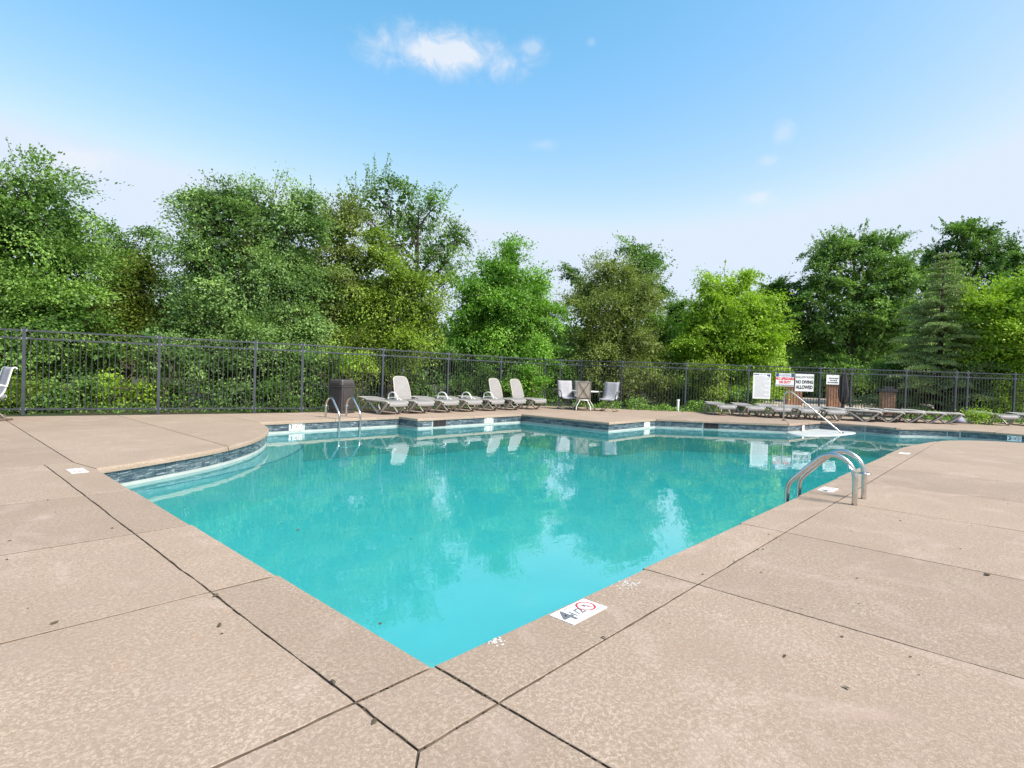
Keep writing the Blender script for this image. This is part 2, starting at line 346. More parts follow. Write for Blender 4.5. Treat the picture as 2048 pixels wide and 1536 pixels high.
for a, b in zip(yl[:-1], yl[1:]): slabs += [[(-3.4, a), (-.1, a), (-.1, b), (-3.4, b)], [(-7, a), (-3.4, a), (-3.4, b), (-7, b)]]
slabs += [[(-3.4, 12.2), (-.1, 12.2), (-.1, 13.58), (-.2, 13.6), (-3.4, 14.26)], [(-7, 12.2), (-3.4, 12.2), (-3.4, 14.26), (-7, 15)]]
LR = LOBE[::-1]; il = [i for i, p in enumerate(LR) if p[0] <= 1.81][-1]
slabs += [[(-.1, 6.5)] + LR[:il+1] + [(1.8, 10.25), (-.1, 10.25)], LR[il:] + [(1.8, 10.25)],
          [(-.1, 10.25), (1.8, 10.25), (1.8, 13.13), (1.5, 13.2), (-.1, 13.58)], [(1.8, 10.25), (3.7, 10.25), (3.7, 12.73), (1.8, 13.13)],
          [(3.7, 10.25), (5.5, 10.25), (5.5, 12.39), (4.5, 12.55), (3.7, 12.73)], [(5.5, 10.25), (7.33, 10.25), (7.33, 12.31), (6.1, 12.3), (5.5, 12.39)],
          [(7.33, 9.48), (9.3, 9.48), (9.3, 12.34), (7.33, 12.31), (7.33, 10.25)], [(9.3, 9.48), (11.3, 9.48), (11.3, 12.36), (9.3, 12.34)],
          [(11.3, 9.48), (13.9, 9.48), (13.9, 12.39), (11.3, 12.36)], [(11.3, 6.37), (13.89, 6.37), (13.9, 9.48), (11.3, 9.48)],
          [(13.9, 9.48), (17.15, 9.55), (16.4, 11.2), (15.4, 12.0), (14.6, 12.4), (13.9, 12.39)], [(13.89, 6.37), (19.12, 7.29), (17.15, 9.55), (13.9, 9.48)],
          [(13.89, 6.37), (16.2, 3.3), (21.09, 5.03), (19.12, 7.29)], [(16.2, 3.3), (18.5, 3.0), (23.05, 2.76), (21.09, 5.03)]]
BR = BEND[::-1]; k1 = min(range(len(BR)), key=lambda i: abs(BR[i][1]-.98)); k2 = min(range(len(BR)), key=lambda i: abs(BR[i][1]+1.2))
slabs += [[(18.5, 3.0)] + BR[1:k1+1] + [(25, .5), (23.05, 2.76)], BR[k1:k2+1] + [(27, -1.76), (25, .5)], BR[k2:] + [(19.6, -7), (31.6, -7.04), (27, -1.76)],
          [(16.25, -7), (19.6, -7), (19.6, -6.5), (16.25, -6.5)]]
rg = random.Random(5)
def slab_mesh(poly):
    if area2(poly) < 0: poly = poly[::-1]
    # drop repeated points
    poly = [p for i, p in enumerate(poly) if math.hypot(p[0]-poly[i-1][0], p[1]-poly[i-1][1]) > 0.004]
    n = len(poly); d = []; edge = []
    for i in range(n):
        a, b = poly[i], poly[(i+1) % n]; mid = ((a[0]+b[0])/2, (a[1]+b[1])/2)
        pe = on_outline(mid, POOL); edge.append(pe)
        near = min(math.hypot(q[0]-CAM.x, q[1]-CAM.y) for q in (a, b, mid))
        d.append(0.0 if pe else ((0.0066 if abs(b[1]-a[1]) < 0.2*abs(b[0]-a[0]) and mid[0] < 0 else 0.0042) if near < 6 else 0.0055))
    p0 = offset_poly(poly, d)
    # resample joint edges near the camera so that they can be a little ragged
    ring = []; jag = []
    for i in range(n):
        a, b = p0[i], p0[(i+1) % n]; ln = math.hypot(b[0]-a[0], b[1]-a[1]); mid = ((a[0]+b[0])/2, (a[1]+b[1])/2)
        k = 1
        if not edge[i]:
            near = min(math.hypot(a[0]+(b[0]-a[0])*t-CAM.x, a[1]+(b[1]-a[1])*t-CAM.y) for t in (0, .25, .5, .75, 1))
            if near < 7: k = max(1, min(90, int(ln/0.045)))
        w = 0
        for j in range(k):
            t = j/k; x, y = a[0]+(b[0]-a[0])*t, a[1]+(b[1]-a[1])*t
            if j:
                w = 0.75*w + rg.gauss(0, 0.0011); e = w + (rg.random() < 0.06)*rg.uniform(0, 0.004)
                nx, ny = -(b[1]-a[1])/ln, (b[0]-a[0])/ln; x += nx*e; y += ny*e
            ring.append((x, y)); jag.append(edge[i])
    m = len(ring); inn = offset_poly(ring, [0.0028 if not e else 0.022 for e in jag]); mid_ = offset_poly(ring, [0.0008 if not e else 0.005 for e in jag])
    v = [(x, y, 0.0) for x, y in inn] + [(x, y, -0.0014 if not e else -0.012) for (x, y), e in zip(mid_, jag)] + [(x, y, -0.004 if not e else -0.032) for (x, y), e in zip(ring, jag)] + [(x, y, -0.062) for x, y in ring]
    f = [tuple(range(m)), tuple(range(3*m, 4*m))[::-1]]
    dirty = []
    for r in range(3):
        for i in range(m):
            j = (i+1) % m; f.append((r*m+j, r*m+i, (r+1)*m+i, (r+1)*m+j))
            if r > 0 and not jag[i]: dirty.append(len(f)-1)
    return v, f, dirty
for poly in slabs:
    v, f, dirty = slab_mesh(poly); o = mesh_obj('concrete_slab', v, f, M['deck'], pool_deck)
    o.data.materials.append(M['joint'])
    for i in dirty: o.data.polygons[i].material_index = 1

def filled(name, loops, z, mat, parent):
    bm = bmesh.new()
    for lp in loops:
        vs = [bm.verts.new((x, y, z)) for x, y in lp]
        for i in range(len(vs)): bm.edges.new((vs[i-1], vs[i]))
    bmesh.ops.triangle_fill(bm, use_beauty=True, edges=bm.edges[:])
    for fc in bm.faces:
        if fc.normal.z < 0: fc.normal_flip()
    me = bpy.data.meshes.new(name); bm.to_mesh(me); bm.free(); me.materials.append(mat)
    return link(bpy.data.objects.new(name, me), parent)
OUTI = offset_poly(OUT, [0.02]*len(OUT))
filled('joint_filler', [OUTI, POOLW], -0.009, M['joint'], pool_deck)
# outer edge of the deck
mesh_obj('deck_edge', [(x, y, z) for z in (-0.010, -0.4) for x, y in OUTI], [(len(OUT)+(i+1) % len(OUT), len(OUT)+i, i, (i+1) % len(OUT)) for i in range(len(OUT))][::1], M['joint'], pool_deck)
# ground: one sheet out to the horizon with a hole for the deck
far = [(math.cos(a)*420, math.sin(a)*420) for a in [2*math.pi*i/28 for i in range(28)]]
g = filled('ground', [far, OUTI], -0.07, M['ground'], None); g['kind'] = 'structure'
g = filled('far_patio', [[(24.6, 4.4), (31.0, -4.5), (60, -6), (62, 20), (34, 16.5), (29.0, 9.4)]], -0.03, M['patio'], None); g['kind'] = 'structure'

# basin
n = len(POOLW)
WZ = -0.265
mesh_obj('basin_wall', [(x, y, z) for z in (-0.05, -0.95) for x, y in POOLW], [(i, (i+1) % n, n+(i+1) % n, n+i) for i in range(n)], M['plaster'], pool_basin)
filled('basin_floor', [POOLW], -0.95, M['floor'], pool_basin)
WP = offset_poly(POOL, [-0.05]*len(POOL)); k = len(WP)
wm = mesh_obj('water', [(x, y, WZ) for x, y in WP] + [(x, y, -0.97) for x, y in WP], [tuple(range(k)), tuple(range(k, 2*k))[::-1]] + [((i+1) % k, i, k+i, k+(i+1) % k) for i in range(k)], M['water']); wm['kind'] = 'structure'
# submerged step following the rounded deck, with a dark blue tiled nosing
NOSE = sp2([(-0.3, 5.90), (0.47, 6.12), (0.97, 6.31), (1.77, 6.70), (2.70, 7.32), (3.58, 8.28), (4.00, 9.06), (4.23, 10.0), (4.28, 10.28)], 4)
SZ = -0.345
back = [(x, y) for x, y in offset_poly(POOL, [-0.02]*len(POOL)) if (x, y)]
st_back = [(p[0]-0.05, p[1]+0.10) for p in LR]
def strip(name, a, b, za, zb, mat, parent, close_front=None):
    k = len(a); v = [(x, y, za) for x, y in a] + [(x, y, zb) for x, y in b]
    return mesh_obj(name, v, [(i, i+1, k+i+1, k+i) for i in range(k-1)][::1], mat, parent)
def resample(pts, k):
    d = [0]
    for p, q in zip(pts[:-1], pts[1:]): d.append(d[-1]+math.hypot(q[0]-p[0], q[1]-p[1]))
    out = []
    for i in range(k):
        t = d[-1]*i/(k-1); j = max(0, min(len(pts)-2, sum(1 for x in d if x <= t)-1)); u = (t-d[j])/max(1e-9, d[j+1]-d[j])
        out.append((pts[j][0]+(pts[j+1][0]-pts[j][0])*u, pts[j][1]+(pts[j+1][1]-pts[j][1])*u))
    return out
N0 = resample(NOSE, 40); B0 = resample([(-0.3, 6.2)]+st_back+[(3.6, 10.4)], 40)
step = strip('entry_step', N0, B0, SZ, SZ+0.004, M['tread'], pool_basin)
N1 = [(p[0]+0.055*nx, p[1]+0.055*ny) for p, (nx, ny) in zip(N0, [((q[1]-p[1])/math.hypot(q[0]-p[0], q[1]-p[1]), -(q[0]-p[0])/math.hypot(q[0]-p[0], q[1]-p[1])) for p, q in zip(N0, N0[1:]+[(N0[-1][0]*2-N0[-2][0], N0[-1][1]*2-N0[-2][1])])])]
strip('step_nosing', N1, N0, SZ-0.004, SZ, M['nose'], pool_basin)
strip('step_riser', N1, N1, -0.95, SZ-0.004, M['floor'], pool_basin)
# raised ledge of the corner stairs
lb = MB(); led = sp2([(16.15, 3.36), (15.72, 3.02), (15.85, 2.62), (16.6, 2.22), (17.6, 2.02), (18.3, 1.98), (18.75, 2.2)], 9) + [(18.8, 3.06)]
k = len(led)
rings = [(offset_poly(led, [d_]*k), z_) for d_, z_ in ((0.07, -0.240), (0.035, -0.242), (0.012, -0.250), (0.0, -0.264), (0.0, -0.95))]
lb.add([(x, y, z_) for rg_, z_ in rings for x, y in rg_], [tuple(range(k))] + [(r*k+(i+1) % k, r*k+i, (r+1)*k+i, (r+1)*k+(i+1) % k) for r in range(4) for i in range(k)], True); lb.sm[-(4*k+1)] = False
lb.build('stair_ledge', M['ledge'], pool_basin)
rails_z = -0.06
# wall tiles, two courses of 15 x 7 cm
tme = []
for k_ in 'ABC':
    b = MB().box((0, 0, 0), (0.149, 0.009, 0.072)); me = b.mesh('wall_tile', M['tile'+k_]); tme.append(me)
def chain(pts, gaps=()):
    """positions, angles along a wall polyline (wall face to the left of travel is the water side)"""
    d = 0.0; res = []; tot = [0.0]
    for p, q in zip(pts[:-1], pts[1:]): tot.append(tot[-1]+math.hypot(q[0]-p[0], q[1]-p[1]))
    stp = tot[-1]/max(1, round(tot[-1]/0.153)); s = stp/2
    while s < tot[-1]-0.02:
        j = max(0, min(len(pts)-2, sum(1 for x in tot if x <= s)-1)); u = (s-tot[j])/(tot[j+1]-tot[j])
        p, q = pts[j], pts[j+1]; x, y = p[0]+(q[0]-p[0])*u, p[1]+(q[1]-p[1])*u; a = math.atan2(q[1]-p[1], q[0]-p[0])
        if not any(g0 < s < g1 for g0, g1 in gaps): res.append((x, y, a))
        s += stp
    return res
def wall_between(a, b):
    ia = min(range(n), key=lambda i: math.hypot(POOLW[i][0]-a[0], POOLW[i][1]-a[1])); ib = min(range(n), key=lambda i: math.hypot(POOLW[i][0]-b[0], POOLW[i][1]-b[1]))
    return POOLW[ia:ib+1] if ia <= ib else POOLW[ia:]+POOLW[:ib+1]
WALLS = [(wall_between((3.70, 10.25), (0, 5.87)), ()), (wall_between((7.33, 10.25), (3.70, 10.25)), ((2.63, 2.99),)), (wall_between((7.33, 9.48), (7.33, 10.25)), ()),
         (wall_between((11.3, 9.48), (7.33, 9.48)), ((1.27, 1.55), (3.03, 3.46))), (wall_between((11.3, 6.37), (11.3, 9.48)), ()), (wall_between((13.89, 6.37), (11.3, 6.37)), ((0.37, 0.66),)),
         (wall_between((16.2, 3.3), (13.89, 6.37)), ((2.0, 2.44),)), (wall_between((18.5, 3.0), (16.2, 3.3)), ()), (wall_between((19.6, -6.5), (18.5, 3.0)), ())]
cnt = 0; rest = MB()
for wi, (pts, gaps) in enumerate(WALLS):
    for x, y, a in chain(pts, gaps):
        nx, ny = -math.sin(a), math.cos(a)
        for row in range(2):
            z = -0.104 - 0.0775*row
            if cnt < 296 and (wi != 8 or y > -2.6):
                inst('wall_tile', tme[rg.choice((0, 0, 1, 1, 2))], pool_basin, (x+nx*(0.002+rg.uniform(-.0012, .0012)), y+ny*0.002, z), (0, 0, a)); cnt += 1
            else:
                rest.box((x+nx*0.002, y+ny*0.002, z), (0.149, 0.009, 0.072), a)
o = rest.build('tile_course', M['tileA'], pool_basin); o['kind'] = 'stuff'
near = MB()
for x, y, a in chain(wall_between((0, 5.87), (16.25, -6.5))):
    for row in range(2): near.box((x-math.sin(a)*0.002, y+math.cos(a)*0.002, -0.104-0.0775*row), (0.149, 0.009, 0.072), a)
o = near.build('tile_course', M['tileB'], pool_basin); o['kind'] = 'stuff'
# skimmer inlets
def inlet(x, y, a, w):
    t = empty('skimmer_inlet', (x, y, -0.143), a); t.parent = pool_basin
    MB().box((0, 0.004, 0), (w, 0.006, 0.15)).build('inlet_shade_plate', M['inlet_shade'], t)  # flat closed plate; the recess's shade is put into its near-black colour
    f = MB(); f.box((0, 0.007, -0.079), (w, 0.012, 0.012)); f.box((-w/2, 0.007, 0), (0.014, 0.012, 0.15)); f.box((w/2, 0.007, 0), (0.014, 0.012, 0.15)); f.box((w*.1, 0.007, 0), (0.012, 0.01, 0.14))
    f.build('inlet_frame', M['dkframe'], t)
inlet(8.08, 9.515, math.pi, 0.42)
dx, dy = 13.89-16.2, 6.37-3.3; L_ = math.hypot(dx, dy); aa = math.atan2(dy, dx)
inlet(16.2+dx/L_*2.22-math.sin(aa)*-0.035, 3.3+dy/L_*2.22+math.cos(aa)*-0.035, aa, 0.42)

# depth markers: plate, numerals, no-diving roundel
def marker(mw, label, num, frac, small=True, group='depth markers round the pool', w=0.30, h=0.15, worn=False):
    t = empty('depth_marker'); tag(t, label, 'depth marker', group); t.matrix_world = mw
    b = MB().box((0, 0, 0), (w, h, 0.006)); b.build('plate', M['marker'], t)
    def put(me, x, y, z=0.0036): return inst('lettering', me, t, (x, y, z))
    pm = M['grey'] if not worn else M['black']
    if num: put(text_mesh(num, 0.152*h/0.15, pm, 0.0035), -w*.335, -0.002)
    if frac:
        put(text_mesh(frac, 0.078*h/0.15, pm, 0.0012), -w*.075, -0.005); put(text_mesh('FT', 0.028*h/.15, pm), -w*.12, h*.34)
    cx_, r = w*.25, h*.33
    ring = [(cx_+r*math.cos(a), h*.07+r*math.sin(a), 0.004) for a in [2*math.pi*i/24 for i in range(24)]]
    k = MB(); k.tube(ring, 0.0062 if h > .1 else .004, 5, True); k.tube([(cx_-r*.7, h*.07+r*.7, 0.004), (cx_+r*.7, h*.07-r*.7, 0.004)], 0.004, 5); 
    k.v = [(x, y, 0.0031+max(0, z-0.0035)*0.12) for x, y, z in k.v]; k.build('no_diving_roundel', M['red'], t)
    fg = MB()
    for q in ([(-.35, .45), (.1, .1), (.45, -.3)], [(.1, .1), (-.4, -.05)], [(.1, .1), (.05, -.35), (.3, -.55)], [(-.1, .3), (.35, .35)]):
        fg.tube([(cx_+a*r, h*.07+b_*r, 0.004) for a, b_ in q], 0.0032, 5)
    fg.v = [(x, y, 0.0032+max(0, z-0.0035)*0.15) for x, y, z in fg.v]; fg.build('diver_figure', M['grey'], t)
    if small: put(text_mesh('NO DIVING', 0.019*h/.15, M['lilac']), cx_, -h*.38)
    return t
def flat_frame(x, y, ang): return Matrix.Translation((x, y, 0.0012)) @ Matrix.Rotation(ang, 4, 'Z')
def wall_frame(x, y, a):    # a: heading of the wall with the water on its left; plate faces the water
    return Matrix.Translation((x-math.sin(a)*0.008, y+math.cos(a)*0.008, -0.142)) @ Matrix(((-math.cos(a), 0, -math.sin(a), 0), (-math.sin(a), 0, math.cos(a), 0), (0, 1, 0, 0), (0, 0, 0, 1)))
marker(flat_frame(0.878, -0.105, 0), 'white 4 1/2 depth marker set in the deck near the pool corner', '4', '1/2')
marker(flat_frame(-0.178, 5.84, -math.pi/2), 'worn white marker tile on the deck where the rounded edge begins', '', '', worn=True)
marker(flat_frame(5.745, -0.135, 0), 'white marker tile in the deck beside the near grab rails', '4', '', worn=True)
marker(flat_frame(10.88, -0.20, 0), 'white marker tile on the deck edge beyond the near grab rails', '', '', worn=True)
marker(wall_frame(4.52, 10.285, math.pi), 'white 3 1/2 marker on the tile band between rounded deck and far ladder', '3', '1/2', worn=True)
marker(wall_frame(9.89, 9.515, math.pi), 'white marker on the tile band below the raised loungers', '3', '', worn=True)
marker(wall_frame(13.38, 6.405, math.pi), 'small white marker on the tile band facing the patio chairs', '3', '', worn=True)
marker(Matrix.Translation((17.1, 3.145, -0.142)) @ Matrix.Rotation(math.atan2(-0.3, 2.3), 4, 'Z') @ Matrix(((1, 0, 0, 0), (0, 0, -1, 0), (0, 1, 0, 0), (0, 0, 0, 1))), 'beige marker plate on the tiles behind the corner stair ledge', '', '', small=False, w=0.15)
marker(Matrix.Translation((19.63, -1.62, -0.142)) @ Matrix.Rotation(-math.pi/2+.02, 4, 'Z') @ Matrix(((1, 0, 0, 0), (0, 0, -1, 0), (0, 1, 0, 0), (0, 0, 0, 1))), 'white 3 1/2 marker on the tiles of the far bend of the pool', '3', '1/2', worn=True)

# ------------------------------------------------------------------ fence
FH = 1.92; FZ = -0.06
_b = MB().box((0, 0, FH/2), (0.062, 0.062, FH)); POST = _b.mesh('post', M['fence'])
_b = MB().box((0, 0, 0.008), (0.072, 0.072, 0.016)); _b.box((0, 0, 0.022), (0.05, 0.05, 0.014), 0, 0.4); CAP = _b.mesh('post_cap', M['fence'])
PICK = MB().box((0, 0, (0.07+FH-0.03)/2), (0.016, 0.016, FH-0.10)).mesh('picket', M['picket'])
_b = MB()
for z in (FH-0.04, FH-0.215, 0.13):
    for sx in (-1, 1): _b.box((sx*0.042, 0, z), (0.022, 0.05, 0.05))
BRK = _b.mesh('bracket', M['bracket'])
def fence(label, pts, first=True, last=True, z0=FZ):
    t = empty('metal_fence', (pts[0][0], pts[0][1], z0)); tag(t, label, 'fence', 'metal fence runs round the pool deck')
    ox, oy = pts[0][:2]
    for i, p in enumerate(pts):
        if (i == 0 and not first) or (i == len(pts)-1 and not last): continue
        q = pts[i+1] if i+1 < len(pts) else pts[i-1]; a = math.atan2(q[1]-p[1], q[0]-p[0])
        o = inst('post', POST, t, (p[0]-ox, p[1]-oy, 0), (0, 0, a)); inst('post_cap', CAP, o, (0, 0, FH)); inst('bracket', BRK, o)['kind'] = 'stuff'
    for p, q in zip(pts[:-1], pts[1:]):
        ln = math.hypot(q[0]-p[0], q[1]-p[1]); a = math.atan2(q[1]-p[1], q[0]-p[0]); cx_, cy_ = (p[0]+q[0])/2-ox, (p[1]+q[1])/2-oy
        for z in (FH-0.04, FH-0.215, 0.13):
            b = MB().box((0, 0, 0), (ln-0.07, 0.036, 0.034)); o = b.build('rail', M['fence'], t); o.location = (cx_, cy_, z); o.rotation_euler = (0, 0, a)
        k = int(round(ln/0.108)); 
        for j in range(1, k):
            u = j/k; inst('picket', PICK, t, (p[0]+(q[0]-p[0])*u-ox, p[1]+(q[1]-p[1])*u-oy, 0), (0, 0, a))
    return t
fence('charcoal metal picket fence before the tall thicket, ending beside the dark bin', [(-2.1, 15.35), (0.37, 14.6), (2.81, 13.92), (4.9, 13.36), (5.99, 12.9)])
fence('charcoal metal picket fence running straight behind the loungers with raised backs', [(5.99, 12.9), (8.5, 12.76), (11.1, 12.72), (13.64, 12.66), (16.0, 12.42), (16.37, 11.96)], first=False)
fence('short angled fence run behind the patio chairs and white table', [(16.37, 11.96), (17.05, 11.43), (17.45, 9.8)], first=False)
FA = (17.45, 9.8)
fence('charcoal metal fence run with the four notice boards hung on it', [FA, (19.05, 7.9), (20.62, 6.09), (22.4, 4.03), (23.17, 3.14)], first=False)
fence('charcoal metal fence run in front of the drooping grey-green conifer', [(23.17, 3.14), (24.53, 1.58), (25.76, 0.16), (26.04, -0.17), (27.2, -1.5), (28.9, -3.5), (30.6, -5.5)], first=False)

# notice boards on the fence (they face the pool)
FT = Vector((0.656, -0.755, 0)).normalized(); FN = Vector((-FT.y, FT.x, 0)) * -1.0          # FN points to the pool
if FN.dot(Vector((CAM.x-20, CAM.y-6, 0))) < 0: FN = -FN
def board(P0, s0, w, z0, z1, label):
    c = Vector((P0[0], P0[1], 0)) + FT*(s0) + FN*0.105
    mw = Matrix(((FT.x, 0, FN.x, c.x), (FT.y, 0, FN.y, c.y), (0, 1, 0, (z0+z1)/2), (0, 0, 0, 1)))
    t = empty('notice_board'); tag(t, label, 'sign', 'notice boards on the fence'); t.matrix_world = mw
    b = MB().box((0, 0, 0), (w, z1-z0, 0.012)); o = b.build('panel', M['sign'], t)
    return t, w, z1-z0
def put(t, me, x, y, z=0.0075, name='lettering', sy=1.35):
    o = inst(name, me, t, (x, y, z)); o.scale = (1, sy, 1); return o
def bars(t, rows, mat, name='print_line'):
    b = MB()
    for x, y, w, h in rows: b.box((x, y, 0.0068), (w, h, 0.0012))
    b.build(name, mat, t)['kind'] = 'stuff'
r4 = random.Random(11)
t, w, h = board(FA, 5.37, 0.67, 0.565, 1.55, 'tall white board densely printed with small grey lines')
bars(t, [(-w*.32, h*.445, .20, .035), (w*.36, h*.43, .12, .06), (w*.405, h*.39, .05, .06), (-.03, h*.44, .06, .02), (.10, h*.44, .05, .02)], M['blue'], 'heading_bar')
rows = []
for i in range(24):
    y = h*(.37 - i*.0345); x = -w*.40; end = w*(.40 if i % 5 else .1)
    while x < end:
        k = r4.uniform(.015, .07); rows.append((x+k/2, y, k, .011)); x += k+.012
bars(t, rows, M['faint'])
t, w, h = board(FA, 6.24, 0.69, 1.075, 1.57, 'wide notice board lettered in red with dark blue corners')
for sx in (-1, 1): MB().box((sx*w*.42, h*.36, 0.0068), (w*.15, h*.26, 0.0014)).build('corner_patch', M['blue'], t)
put(t, text_mesh('WARNING', 0.098, M['lilac'], 0.003), 0, h*.335); put(t, text_mesh('NO LIFEGUARD', 0.098, M['red'], 0.0055), 0, h*.08); put(t, text_mesh('ON DUTY', 0.098, M['red'], 0.0055), 0, -h*.19)
b = MB().box((0, -h*.42, 0.0068), (w*.97, h*.10, 0.0012)); b.build('footer_bar', M['faint'], t)
t, w, h = board(FA, 6.985, 0.70, 0.905, 1.57, 'square white board forbidding diving in black capitals')
put(t, text_mesh('SHALLOW WATER', 0.082, M['grey'], 0.0022), 0, h*.31); put(t, text_mesh('NO DIVING', 0.126, M['black'], 0.0062), 0, h*.03); put(t, text_mesh('ALLOWED', 0.134, M['black'], 0.0065), 0, -h*.27)
t, w, h = board(FA, 8.05, 0.48, 1.205, 1.57, 'smallest white notice board with three short lines, hung by itself')
rows = []
for y, x0, x1 in ((.14, -.30, .42), (-.08, -.22, .28), (-.30, -.40, .40)):
    x = x0*w
    while x < x1*w:
        k = r4.uniform(.025, .06); rows.append((x+k/2, y*h, k, r4.uniform(.038, .05))); x += k+r4.uniform(.006, .02)
bars(t, rows, M['black']); bars(t, [(0, h*.42, .03, .02)], M['dkframe'], 'screw_plate')

# ------------------------------------------------------------------ pool ladders and handrail
def ladder(label, base, xa, xb, path, ringpos, ydir=1):
    t = empty('pool_ladder', base); tag(t, label, 'pool ladder', 'steel grab rails at the pool edge')
    for x in (xa, xb):
        pts = [(x-base[0], y*ydir, z) for y, z in path]
        b = MB().tube(smooth_path(pts, 5), 0.0255, 12); o = b.build('grab_rail', M['steel'], t)
        k = MB(); yy, zz, tilt = ringpos[0] if x == xa else ringpos[1]
        R_ = Matrix.Translation((x-base[0], yy*ydir, zz)) @ Matrix.Rotation(tilt, 4, 'X')
        prof = [(0.028, 0.008), (0.05, 0.008), (0.068, 0.0), (0.068, -0.006), (0.028, -0.004)]; nn = 20; v = []
        for r_, z_ in prof:
            for i in range(nn): v.append(R_ @ Vector((r_*math.cos(2*math.pi*i/nn), r_*math.sin(2*math.pi*i/nn), z_)))
        k.add(v, [(a*nn+i, a*nn+(i+1) % nn, ((a+1) % 5)*nn+(i+1) % nn, ((a+1) % 5)*nn+i) for a in range(5) for i in range(nn)], True)
        k.build('flange', M['steel'], o)
    xm = (xa+xb)/2-base[0]
    for z in (-0.42, -0.68):
        MB().box((xm, path[-1][0]*ydir+0.0, z), (abs(xb-xa)-0.05, 0.085, 0.03)).build('tread', M['pvc'], t)
    return t
PATH = [(0, 0), (0, 0.14), (0.005, 0.28), (0.04, 0.385), (0.11, 0.455), (0.20, 0.487), (0.30, 0.462), (0.40, 0.37), (0.52, 0.245), (0.60, 0.155), (0.635, 0.08), (0.64, -0.02), (0.64, -0.30), (0.64, -0.85)]
ladder('pair of steel grab rails standing on the near deck edge', (5.27, -0.535, 0), 5.05, 5.49, PATH, [(0.035, 0.375, 0.75), (0.0, 0.275, 0.0)])
ladder('pair of steel grab rails across the pool before the dark bin', (5.885, 10.9, 0), 5.6, 6.17, PATH, [(0.0, 0.275, 0), (0.0, 0.275, 0)], -1)
t = empty('stair_handrail', (17.66, 3.89, 0)); tag(t, 'single sloping steel handrail leading down to the corner stair ledge', 'handrail')
pth = [(0, 0, 0), (0, 0, .45), (0, 0.01, .80), (0, -.03, .885), (0, -.13, .92), (0, -.27, .875), (0, -1.02, .27), (0, -1.55, -.16), (0, -1.66, -.27), (0, -1.70, -.40)]
MB().tube(smooth_path(pth, 6), 0.022, 12).build('rail_pipe', M['steel'], t)
k = MB(); k.cyl((0, 0, 0.004), 0.06, 0.012, 18); k.cyl((0, -1.665, -0.235), 0.055, 0.014, 18); k.build('flange', M['dkframe'], t)
k = MB(); k.tube([(-.05, -.015, .835), (.05, -.005, .845)], 0.016, 8); k.build('clamp', M['steel'], t)

